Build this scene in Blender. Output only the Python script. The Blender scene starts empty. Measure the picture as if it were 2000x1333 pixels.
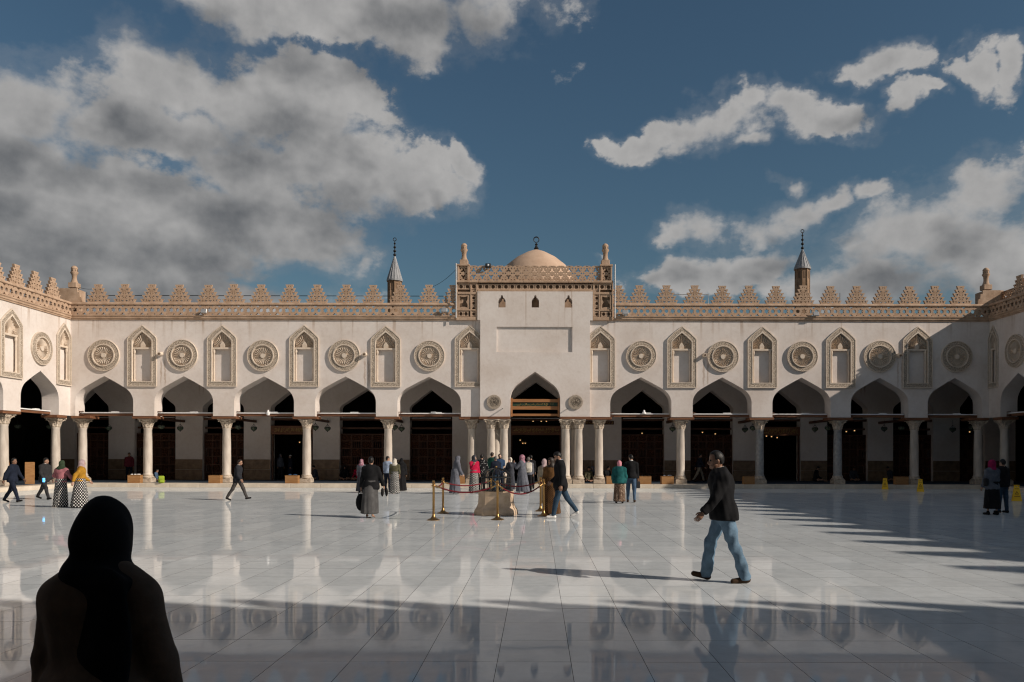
import bpy, math, random
import numpy as np
from mathutils import Vector, Matrix
from mathutils.geometry import tessellate_polygon

random.seed(7); np.random.seed(7)
SC = bpy.context.scene
COL = SC.collection
R = math.radians

# ------------------------------------------------------------------ camera, sky, sun, exposure
EYE = 1.62
cam_data = bpy.data.cameras.new('camera')
cam = bpy.data.objects.new('camera', cam_data)
COL.objects.link(cam)
cam.location = (0, 0, EYE)
cam.rotation_euler = (R(90), -0.0022, 0)
cam_data.sensor_width = 36
cam_data.lens = 28.0
cam_data.shift_x = -0.025
cam_data.shift_y = 0.11175
cam_data.clip_start = 0.05
cam_data.clip_end = 3000
SC.camera = cam

SUN_XY = Vector((2.93, -1.22)).normalized()
SUN_EL = math.atan(0.61 * SUN_XY.x)
SUN_VEC = Vector((SUN_XY.x * math.cos(SUN_EL), SUN_XY.y * math.cos(SUN_EL), math.sin(SUN_EL)))
sun_data = bpy.data.lights.new('sun', 'SUN')
sun_data.energy = 4.7
sun_data.angle = R(0.5)
sun_data.color = (1.0, 0.89, 0.78)
sun = bpy.data.objects.new('sun', sun_data)
COL.objects.link(sun)
sun.rotation_euler = (-SUN_VEC).to_track_quat('-Z', 'Y').to_euler()
sun.location = (30, -15, 30)

SC.view_settings.view_transform = 'Standard'
SC.view_settings.look = 'None'
SC.view_settings.exposure = -0.1
SC.view_settings.gamma = 1.0
SC.cycles.use_denoising = True
SC.cycles.denoising_prefilter = 'NONE'
SC.cycles.filter_width = 1.2
SC.cycles.max_bounces = 6
SC.cycles.diffuse_bounces = 4
SC.cycles.glossy_bounces = 3


def node(nt, typ, **kw):
    n = nt.nodes.new(typ)
    for k, v in kw.items():
        if k.startswith('i_'):
            n.inputs[k[2:]].default_value = v
        else:
            setattr(n, k, v)
    return n


class NT:
    """small helper for node maths"""
    def __init__(self, nt):
        self.nt = nt
        self.L = nt.links

    def _set(self, sock, v):
        if hasattr(v, 'links') or isinstance(v, bpy.types.NodeSocket):
            self.L.new(v, sock)
        else:
            sock.default_value = v

    def m(self, op, a, b=None, c=None, clamp=False):
        n = self.nt.nodes.new('ShaderNodeMath')
        n.operation = op
        n.use_clamp = clamp
        self._set(n.inputs[0], a)
        if b is not None:
            self._set(n.inputs[1], b)
        if c is not None:
            self._set(n.inputs[2], c)
        return n.outputs[0]

    def vm(self, op, a, b=None, scale=None):
        n = self.nt.nodes.new('ShaderNodeVectorMath')
        n.operation = op
        self._set(n.inputs[0], a)
        if b is not None:
            self._set(n.inputs[1], b)
        if scale is not None:
            self._set(n.inputs['Scale'], scale)
        return n.outputs['Value'] if op in ('LENGTH', 'DOT_PRODUCT') else n.outputs[0]

    def sstep(self, v, a, b, lo=0.0, hi=1.0):
        n = self.nt.nodes.new('ShaderNodeMapRange')
        n.interpolation_type = 'SMOOTHSTEP'
        self._set(n.inputs[0], v)
        n.inputs[1].default_value = a
        n.inputs[2].default_value = b
        n.inputs[3].default_value = lo
        n.inputs[4].default_value = hi
        return n.outputs[0]

    def lin(self, v, a, b, lo=0.0, hi=1.0):
        n = self.nt.nodes.new('ShaderNodeMapRange')
        self._set(n.inputs[0], v)
        n.inputs[1].default_value = a
        n.inputs[2].default_value = b
        n.inputs[3].default_value = lo
        n.inputs[4].default_value = hi
        return n.outputs[0]

    def noise(self, vec, scale, detail=4, rough=0.5, dist=0.0):
        n = self.nt.nodes.new('ShaderNodeTexNoise')
        n.inputs['Scale'].default_value = scale
        n.inputs['Detail'].default_value = detail
        n.inputs['Roughness'].default_value = rough
        n.inputs['Distortion'].default_value = dist
        if vec is not None:
            self.L.new(vec, n.inputs['Vector'])
        return n.outputs[0]

    def mix(self, f, a, b):
        n = self.nt.nodes.new('ShaderNodeMix')
        n.data_type = 'RGBA'
        self._set(n.inputs[0], f)
        self._set(n.inputs[6], a)
        self._set(n.inputs[7], b)
        return n.outputs[2]

    def mapping(self, vec, loc=(0, 0, 0), rot=(0, 0, 0), scale=(1, 1, 1), typ='POINT'):
        n = self.nt.nodes.new('ShaderNodeMapping')
        n.vector_type = typ
        self.L.new(vec, n.inputs[0])
        n.inputs[1].default_value = loc
        n.inputs[2].default_value = rot
        n.inputs[3].default_value = scale
        return n.outputs[0]

    def xyz(self, vec):
        n = self.nt.nodes.new('ShaderNodeSeparateXYZ')
        self.L.new(vec, n.inputs[0])
        return n.outputs

    def comb(self, x, y, z):
        n = self.nt.nodes.new('ShaderNodeCombineXYZ')
        for i, v in enumerate((x, y, z)):
            self._set(n.inputs[i], v)
        return n.outputs[0]


def build_world():
    w = bpy.data.worlds.new('World')
    SC.world = w
    w.use_nodes = True
    nt = w.node_tree
    nt.nodes.clear()
    N = NT(nt)
    out = nt.nodes.new('ShaderNodeOutputWorld')
    bg = nt.nodes.new('ShaderNodeBackground')
    bg.inputs[1].default_value = 0.07
    nt.links.new(bg.outputs[0], out.inputs[0])
    sky = nt.nodes.new('ShaderNodeTexSky')
    sky.sky_type = 'NISHITA'
    sky.sun_disc = False
    sky.sun_elevation = SUN_EL
    sky.sun_rotation = math.atan2(SUN_VEC.x, SUN_VEC.y)
    sky.altitude = 60
    sky.air_density = 1.25
    sky.dust_density = 0.9
    sky.ozone_density = 2.2
    d = nt.nodes.new('ShaderNodeTexCoord').outputs['Generated']
    d = N.vm('NORMALIZE', d)
    x, y, z = N.xyz(d)
    az = N.m('ARCTAN2', x, y)
    el = N.m('ARCSINE', z)
    ae = N.comb(az, el, 0.0)

    def ang(px, py):
        u, v = (px - 1050) / 1556, (890 - py) / 1556
        return math.atan(u), math.atan(v / math.sqrt(1 + u * u))
    # cumulus banks of that afternoon: position, size, tilt, strength
    banks = [(60, 190, 190, 110, 0, 1), (330, 585, 420, 60, 0, 1), (120, 450, 330, 140, 0, 1.1), (390, 275, 170, 70, 0, 1), (215, 250, 120, 70, 0, .9), (330, 160, 200, 100, 0.1, 1), (560, 210, 190, 120, 0, 1),
             (640, 320, 190, 110, -0.1, 1), (800, 355, 140, 80, -0.3, 1), (890, 318, 52, 50, 0, .9),
             (180, 390, 300, 130, 0, 1), (430, 430, 260, 100, -0.3, 1.0), (610, 480, 170, 85, -0.5, 1), (300, 500, 350, 100, 0, 1),
             (60, 520, 300, 100, 0, 1), (715, 520, 60, 50, -0.8, .7),
             (560, 30, 230, 80, -0.2, 1), (800, 40, 210, 110, -0.2, 1), (430, -40, 300, 90, 0, 1), (30, 320, 220, 120, 0, 1), (480, 350, 200, 90, 0, 1), (900, -60, 260, 120, 0, 1), (940, 30, 80, 90, 0, .8),
             (1220, 292, 80, 35, 0, 0.76), (1310, 265, 90, 45, 0, 0.80), (1400, 235, 110, 60, 0, 0.84), (1450, 200, 80, 45, 0, 0.84), (1500, 210, 120, 50, 0, 0.76), (1620, 235, 120, 45, 0, 0.76), (1745, 205, 60, 30, 0, 0.76), (1790, 185, 40, 24, 0, 0.76),
             (1720, 140, 85, 45, 0, 0.84), (1900, 130, 85, 50, 0, 0.84), (1985, 125, 80, 55, 0, 0.84), (1210, 318, 70, 24, 0, 0.67), (1440, 290, 50, 20, 0, 0.59),
             (1530, 348, 48, 20, 0, 0.71), (1700, 362, 60, 24, 0, 0.76), (1630, 380, 75, 28, 0, 0.76), (1570, 405, 75, 45, 0, 0.80), (1500, 455, 90, 60, 0, 0.76), (1350, 445, 90, 52, 0, 0.80),
             (1920, 360, 170, 90, 0.3, 1), (1780, 450, 220, 100, 0.15, 1), (1960, 480, 200, 130, 0, 1), (1330, 540, 150, 60, 0.1, .9), (1480, 530, 150, 50, 0, .9),
             (1700, 560, 300, 70, 0, .95), (1150, 492, 35, 12, 0, .5)]
    par = []
    for (px, py, rx, ry, rot, wgt) in banks:
        a0, e0 = ang(px, py)
        ra = abs(ang(px + rx, py)[0] - ang(px - rx, py)[0]) / 2 * 1.3
        re = abs(ang(px, py + ry)[1] - ang(px, py - ry)[1]) / 2 * 1.3
        par.append((a0, e0, ra, re, rot, wgt))
    # unseen cumulus outside the view, its cover raised to lift the fill light
    front = N.sstep(N.m('ADD', y, N.m('MULTIPLY', z, -0.35)), 0.30, 0.62, 0.0, 1.0)
    other = N.sstep(N.noise(d, 2.3, 2, 0.5), 0.47, 0.64, 0.0, 0.95)
    other = N.m('MULTIPLY', other, N.m('SUBTRACT', 1.0, front))

    def noise2(p, scale, detail, rough, colour=False):
        n = nt.nodes.new('ShaderNodeTexNoise')
        n.noise_dimensions = '2D'
        n.inputs['Scale'].default_value = scale
        n.inputs['Detail'].default_value = detail
        n.inputs['Roughness'].default_value = rough
        nt.links.new(p, n.inputs['Vector'])
        return n.outputs['Color'] if colour else n.outputs[0]

    def density(p, fine):
        wv = N.vm('SUBTRACT', noise2(p, 7.0, 5 if fine else 2, 0.6, True), (0.5, 0.5, 0.5))
        pw = N.vm('ADD', p, N.vm('MULTIPLY', wv, (0.12, 0.08, 0.0)))
        tot = None
        for (a0, e0, ra, re, rot, wgt) in par:
            vm = nt.nodes.new('ShaderNodeVectorMath')
            vm.operation = 'MULTIPLY_ADD'
            nt.links.new(pw, vm.inputs[0])
            vm.inputs[1].default_value = (1 / ra, 1 / re, 0)
            vm.inputs[2].default_value = (-a0 / ra, -e0 / re, 0)
            b = N.m('MULTIPLY_ADD', N.vm('LENGTH', vm.outputs[0]), -1.11 * wgt, 1.166 * wgt)
            tot = b if tot is None else N.m('SMOOTH_MAX', tot, b, 0.10)
        tot = N.m('MINIMUM', tot, 1.0)
        tot = N.m('MAXIMUM', tot, other)
        f = noise2(N.mapping(p, (5.3, 2.2, 0), (0, 0, 0.3), (1, 1.5, 1)), 11.0, 8 if fine else 3, 0.60)
        amp = N.lin(tot, 0.25, 0.9, 1.45, 0.8)
        return N.m('ADD', N.m('MULTIPLY', N.m('SUBTRACT', f, 0.5), amp), N.m('SUBTRACT', N.m('MULTIPLY', tot, 0.85), 0.36)), tot
    d0, t0 = density(ae, True)
    d1, t1 = density(N.vm('ADD', ae, (0.026, 0.052, 0.0)), False)
    soft = N.lin(noise2(ae, 6.0, 3, 0.5), 0.35, 0.65, 0.16, 0.46)
    alpha = N.m('DIVIDE', N.m('ADD', d0, 0.07), soft, clamp=True)
    alpha = N.sstep(alpha, 0.0, 1.0)
    thin = N.m('MULTIPLY', N.sstep(d0, -0.26, 0.04, 0.0, 0.14), N.sstep(t0, 0.02, 0.3))
    alpha = N.m('MAXIMUM', alpha, thin)
    shade = N.m('MULTIPLY', N.sstep(d1, -0.12, 0.62), -0.55)
    body = N.m('MULTIPLY', N.sstep(d0, 0.12, 0.60), -0.16)
    tex = N.m('MULTIPLY', N.m('SUBTRACT', noise2(ae, 10.0, 6, 0.55), 0.5), 0.22)
    tex = N.m('ADD', tex, N.m('MULTIPLY', N.m('SUBTRACT', noise2(ae, 34.0, 5, 0.6), 0.5), 0.34))
    br = N.m('ADD', 0.88, N.m('ADD', N.m('ADD', shade, body), tex))
    br = N.m('MINIMUM', N.m('MAXIMUM', br, 0.06), 1.0)
    ccol = N.mix(br, (1.35, 1.45, 1.6, 1), (6.9, 6.75, 6.6, 1))
    skyc = N.vm('MULTIPLY', sky.outputs[0], (0.55, 0.68, 0.71))
    colr = N.mix(N.m('MULTIPLY', alpha, 0.96), skyc, ccol)
    # no clouds below the horizon
    colr = N.mix(N.sstep(z, -0.02, 0.0), skyc, colr)
    nt.links.new(colr, bg.inputs[0])


build_world()
SC.world.cycles.sampling_method = 'MANUAL'
SC.world.cycles.sample_map_resolution = 256

# ------------------------------------------------------------------ materials
MATS = {}


def new_mat(name):
    m = bpy.data.materials.new(name)
    m.use_nodes = True
    nt = m.node_tree
    b = nt.nodes['Principled BSDF']
    MATS[name] = m
    return m, NT(nt), b


def ramp_mat(name, c0, c1, scale=3.0, detail=5, rough=0.8, bump=0.0, bscale=None, coord='Object', stretch=(1, 1, 1),
             metallic=0.0, spec=0.3, lo=0.35, hi=0.65, bdist=0.01, sheen=0.0):
    m, N, b = new_mat(name)
    tc = N.nt.nodes.new('ShaderNodeTexCoord').outputs[coord]
    mp = N.mapping(tc, scale=stretch)
    f = N.noise(mp, scale, detail, 0.6)
    c = N.mix(N.lin(f, lo, hi), (*c0, 1), (*c1, 1))
    N.L.new(c, b.inputs['Base Color'])
    b.inputs['Roughness'].default_value = rough
    b.inputs['Metallic'].default_value = metallic
    b.inputs['Specular IOR Level'].default_value = spec
    if sheen:
        b.inputs['Sheen Weight'].default_value = sheen
        b.inputs['Sheen Roughness'].default_value = 0.5
    if bump:
        bn = N.nt.nodes.new('ShaderNodeBump')
        bn.inputs['Strength'].default_value = bump
        bn.inputs['Distance'].default_value = bdist
        h = N.noise(mp, bscale or scale * 4, 4, 0.6)
        N.L.new(h, bn.inputs['Height'])
        N.L.new(bn.outputs[0], b.inputs['Normal'])
    return m


def plaster_mat(name, base=(0.72, 0.655, 0.605), dirt=(0.48, 0.385, 0.315)):
    m, N, b = new_mat(name)
    g = N.nt.nodes.new('ShaderNodeNewGeometry').outputs['Position']
    x, y, z = N.xyz(g)
    n1 = N.noise(g, 0.55, 6, 0.6)
    n2 = N.noise(g, 6.0, 5, 0.65)
    f = N.m('ADD', N.m('MULTIPLY', N.lin(n1, 0.38, 0.70), 0.42), N.m('MULTIPLY', N.lin(n2, 0.45, 0.8), 0.26))
    # rain streaks running down from the cornice
    hor = N.m('ADD', x, y)
    s = N.noise(N.comb(N.m('MULTIPLY', hor, 3.4), 0.0, N.m('MULTIPLY', z, 0.10)), 1.0, 3, 0.55)
    top = N.sstep(z, 7.2, 8.6)
    st = N.m('MULTIPLY', N.sstep(s, 0.55, 0.68), top)
    f = N.m('ADD', f, N.m('MULTIPLY', st, 0.8), clamp=True)
    wob = N.m('MULTIPLY', N.m('SUBTRACT', N.noise(N.comb(x, 0.0, N.m('MULTIPLY', z, 0.6)), 7.0, 4, 0.6), 0.5), 0.22)
    xs = N.m('ADD', x, wob)
    spot = None
    for sx in (315, 713, 1375, 1754):
        q = N.m('ABSOLUTE', N.m('SUBTRACT', xs, (sx + 3 - 1050) / 38.5))
        spot = q if spot is None else N.m('MINIMUM', spot, q)
    ring = N.m('MULTIPLY', N.sstep(spot, 0.04, 0.09), N.sstep(spot, 0.10, 0.17, 1.0, 0.0))
    ring = N.m('MULTIPLY', ring, N.m('MULTIPLY', N.sstep(z, 4.9, 5.5), N.sstep(z, 6.2, 6.6, 1.0, 0.0)))
    ring = N.m('MULTIPLY', ring, N.sstep(y, 39.0, 40.0))
    f = N.m('ADD', f, N.m('MULTIPLY', ring, 0.8), clamp=True)
    c = N.mix(f, (*base, 1), (*dirt, 1))
    N.L.new(c, b.inputs['Base Color'])
    b.inputs['Roughness'].default_value = 0.9
    b.inputs['Specular IOR Level'].default_value = 0.15
    bn = N.nt.nodes.new('ShaderNodeBump')
    bn.inputs['Strength'].default_value = 0.35
    bn.inputs['Distance'].default_value = 0.012
    N.L.new(N.noise(g, 9.0, 6, 0.6), bn.inputs['Height'])
    N.L.new(bn.outputs[0], b.inputs['Normal'])
    return m


plaster_mat('plaster')
ramp_mat('stone', (0.35, 0.232, 0.152), (0.50, 0.355, 0.25), 2.5, 6, 0.85, 0.5, 14, bdist=0.015)
ramp_mat('recess_shade', (0.13, 0.085, 0.055), (0.20, 0.135, 0.09), 5, 5, 0.9)  # dark tone standing in for shade in recesses and openings
ramp_mat('dome_plaster', (0.46, 0.315, 0.22), (0.56, 0.40, 0.29), 1.2, 8, 0.9, 0.4, 6, bdist=0.02)
ramp_mat('marble_column', (0.42, 0.36, 0.30), (0.66, 0.59, 0.51), 3.0, 7, 0.45, 0.2, 20, stretch=(1, 1, 0.22))
ramp_mat('grey_column', (0.24, 0.235, 0.23), (0.42, 0.41, 0.39), 5.0, 8, 0.35, 0.1, 20)
ramp_mat('capital_stone', (0.36, 0.29, 0.22), (0.60, 0.51, 0.41), 9.0, 6, 0.7, 0.5, 30, bdist=0.012)
ramp_mat('step_marble', (0.52, 0.45, 0.36), (0.66, 0.58, 0.47), 2.0, 8, 0.35, 0.1, 12)
ramp_mat('wood_dark', (0.055, 0.022, 0.012), (0.115, 0.05, 0.027), 2.0, 6, 0.6, 0.2, 30, stretch=(1, 1, 8))
ramp_mat('wood_beam', (0.13, 0.055, 0.028), (0.22, 0.10, 0.05), 2.0, 6, 0.6, 0.2, 20, stretch=(0.5, 6, 6))
ramp_mat('wood_bright', (0.28, 0.12, 0.045), (0.40, 0.185, 0.075), 2.0, 6, 0.55, 0.2, 20, stretch=(0.5, 6, 6))
ramp_mat('wood_box', (0.26, 0.125, 0.045), (0.36, 0.19, 0.075), 3.0, 6, 0.5, 0.15, 25, stretch=(1, 1, 6))
ramp_mat('wainscot', (0.15, 0.095, 0.055), (0.25, 0.165, 0.10), 4.0, 7, 0.4, 0.15, 16)
ramp_mat('green_panel', (0.012, 0.035, 0.022), (0.03, 0.07, 0.045), 6, 5, 0.5)
ramp_mat('carpet', (0.015, 0.028, 0.045), (0.03, 0.05, 0.075), 12, 4, 0.95)
ramp_mat('ceiling_wood', (0.05, 0.025, 0.015), (0.10, 0.05, 0.03), 2, 5, 0.8)
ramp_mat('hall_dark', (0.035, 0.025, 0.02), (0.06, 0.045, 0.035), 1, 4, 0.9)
ramp_mat('brass', (0.34, 0.20, 0.075), (0.46, 0.28, 0.11), 8, 4, 0.34, metallic=1.0)
ramp_mat('gilt', (0.30, 0.20, 0.07), (0.42, 0.29, 0.11), 8, 4, 0.45, metallic=0.8)
ramp_mat('iron', (0.012, 0.012, 0.013), (0.03, 0.03, 0.03), 8, 4, 0.55, metallic=0.3)
ramp_mat('lead', (0.22, 0.225, 0.235), (0.36, 0.365, 0.375), 2.0, 6, 0.6, 0.2, 8, stretch=(1, 1, 0.3), metallic=0.1)
ramp_mat('minaret_stone', (0.22, 0.14, 0.085), (0.34, 0.23, 0.15), 1.5, 6, 0.85, 0.3, 8)
ramp_mat('rope', (0.10, 0.006, 0.010), (0.15, 0.01, 0.015), 40, 3, 0.8)
ramp_mat('white_paint', (0.72, 0.71, 0.69), (0.80, 0.79, 0.77), 5, 3, 0.5)
ramp_mat('grey_metal', (0.42, 0.42, 0.42), (0.55, 0.55, 0.54), 5, 3, 0.45, metallic=0.3)
ramp_mat('black_plastic', (0.012, 0.012, 0.012), (0.025, 0.025, 0.025), 5, 3, 0.5)
ramp_mat('yellow_plastic', (0.80, 0.47, 0.015), (0.88, 0.54, 0.03), 5, 3, 0.4)
ramp_mat('sign_ink', (0.09, 0.012, 0.008), (0.14, 0.02, 0.012), 5, 3, 0.6)
ramp_mat('well_stone', (0.44, 0.32, 0.21), (0.60, 0.46, 0.33), 3.5, 8, 0.6, 0.35, 18)
ramp_mat('green_plastic', (0.05, 0.35, 0.12), (0.08, 0.42, 0.16), 5, 3, 0.4)
ramp_mat('ground_dust', (0.22, 0.18, 0.13), (0.32, 0.26, 0.20), 0.4, 6, 0.95)
ramp_mat('roof_plaster', (0.32, 0.27, 0.21), (0.42, 0.36, 0.29), 0.8, 6, 0.95)


def carved_mat(name, c0, c1, scale, bump):
    """pale stone covered in fine arabesque relief"""
    m, N, b = new_mat(name)
    tc = N.nt.nodes.new('ShaderNodeTexCoord').outputs['Object']
    v = N.nt.nodes.new('ShaderNodeTexVoronoi')
    v.feature = 'DISTANCE_TO_EDGE'
    v.inputs['Scale'].default_value = scale
    wv = N.nt.nodes.new('ShaderNodeTexNoise')
    wv.inputs['Scale'].default_value = scale * 0.7
    N.L.new(tc, wv.inputs['Vector'])
    p = N.vm('ADD', tc, N.vm('SCALE', wv.outputs['Color'], scale=0.06))
    N.L.new(p, v.inputs['Vector'])
    e = N.sstep(v.outputs['Distance'], 0.02, 0.16)
    n = N.noise(tc, scale * 2.2, 3, 0.6)
    h = N.m('ADD', e, N.m('MULTIPLY', n, 0.6))
    c = N.mix(N.lin(h, 0.35, 1.3), (*c0, 1), (*c1, 1))
    N.L.new(c, b.inputs['Base Color'])
    b.inputs['Roughness'].default_value = 0.9
    b.inputs['Specular IOR Level'].default_value = 0.1
    bn = N.nt.nodes.new('ShaderNodeBump')
    bn.inputs['Strength'].default_value = bump
    bn.inputs['Distance'].default_value = 0.03
    N.L.new(h, bn.inputs['Height'])
    N.L.new(bn.outputs[0], b.inputs['Normal'])
    return m


carved_mat('carved', (0.37, 0.295, 0.22), (0.61, 0.515, 0.415), 17, 0.9)
ramp_mat('smooth_trim', (0.60, 0.49, 0.38), (0.70, 0.59, 0.48), 4, 5, 0.85, 0.2, 30)
carved_mat('wood_carved', (0.03, 0.012, 0.007), (0.085, 0.036, 0.02), 9, 0.8)


def floor_mat():
    m, N, b = new_mat('floor_marble')
    g = N.nt.nodes.new('ShaderNodeNewGeometry').outputs['Position']
    x, y, z = N.xyz(g)
    ix = N.m('FLOOR', N.m('DIVIDE', N.m('ADD', x, 0.313), 0.578))
    iy = N.m('FLOOR', N.m('DIVIDE', N.m('SUBTRACT', y, 6.25), 0.73))
    wn = N.nt.nodes.new('ShaderNodeTexWhiteNoise')
    N.L.new(N.comb(ix, iy, 0.0), wn.inputs['Vector'])
    off = N.vm('SCALE', wn.outputs['Color'], scale=9.0)
    pv = N.vm('ADD', g, off)
    vein = N.noise(pv, 2.6, 9, 0.66, 2.0)
    big = N.noise(g, 0.22, 4, 0.5)
    f = N.m('ADD', N.m('MULTIPLY', N.lin(vein, 0.35, 0.7), 0.5), N.m('MULTIPLY', wn.outputs['Value'], 0.6))
    c = N.mix(f, (0.67, 0.70, 0.705, 1), (0.52, 0.55, 0.56, 1))
    c = N.mix(N.m('MULTIPLY', N.sstep(big, 0.5, 0.75), 0.25), c, (0.56, 0.555, 0.53, 1))
    scuff = N.noise(g, 5.0, 8, 0.7)
    c = N.mix(N.m('MULTIPLY', N.sstep(scuff, 0.56, 0.72), 0.22), c, (0.40, 0.385, 0.35, 1))
    nt = N.nt
    dif = nt.nodes.new('ShaderNodeBsdfDiffuse')
    glo = nt.nodes.new('ShaderNodeBsdfGlossy')
    fre = nt.nodes.new('ShaderNodeFresnel')
    mx = nt.nodes.new('ShaderNodeMixShader')
    fre.inputs['IOR'].default_value = 1.45
    N.L.new(c, dif.inputs['Color'])
    glo.inputs['Color'].default_value = (0.97, 0.99, 1, 1)
    wear = N.noise(g, 1.7, 6, 0.6)
    N.L.new(N.lin(wear, 0.3, 0.75, 0.02, 0.06), glo.inputs['Roughness'])
    bn = nt.nodes.new('ShaderNodeBump')
    bn.inputs['Strength'].default_value = 0.4
    bn.inputs['Distance'].default_value = 0.0006
    N.L.new(N.noise(pv, 3.0, 2, 0.5), bn.inputs['Height'])
    N.L.new(bn.outputs[0], glo.inputs['Normal'])
    gl = N.m('MULTIPLY', fre.outputs[0], N.lin(scuff, 0.4, 0.75, 0.74, 0.50))
    N.L.new(N.m('MINIMUM', gl, 0.44), mx.inputs[0])
    N.L.new(dif.outputs[0], mx.inputs[1])
    N.L.new(glo.outputs[0], mx.inputs[2])
    nt.nodes.remove(b)
    N.L.new(mx.outputs[0], nt.nodes['Material Output'].inputs['Surface'])
    return m


floor_mat()
ramp_mat('grout', (0.02, 0.017, 0.015), (0.04, 0.034, 0.03), 4, 4, 0.9)
ramp_mat('rosette_stone', (0.56, 0.465, 0.37), (0.68, 0.58, 0.475), 5, 5, 0.9, 0.3, 40)


def emit_mat(name, col, strength):
    m, N, b = new_mat(name)
    b.inputs['Base Color'].default_value = (*col, 1)
    b.inputs['Emission Color'].default_value = (*col, 1)
    b.inputs['Emission Strength'].default_value = strength


emit_mat('warm_bulb', (1.0, 0.62, 0.25), 0.8)
emit_mat('phone_screen', (0.08, 0.45, 1.0), 3.0)


def glass_lantern_mat():
    m, N, b = new_mat('lantern_glass')
    tc = N.nt.nodes.new('ShaderNodeTexCoord').outputs['Object']
    f = N.noise(tc, 18, 3, 0.5)
    c = N.mix(N.lin(f, 0.4, 0.6), (0.05, 0.085, 0.06, 1), (0.22, 0.25, 0.16, 1))
    N.L.new(c, b.inputs['Base Color'])
    b.inputs['Roughness'].default_value = 0.12
    b.inputs['Transmission Weight'].default_value = 0.25


glass_lantern_mat()

# ------------------------------------------------------------------ mesh helpers


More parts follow.
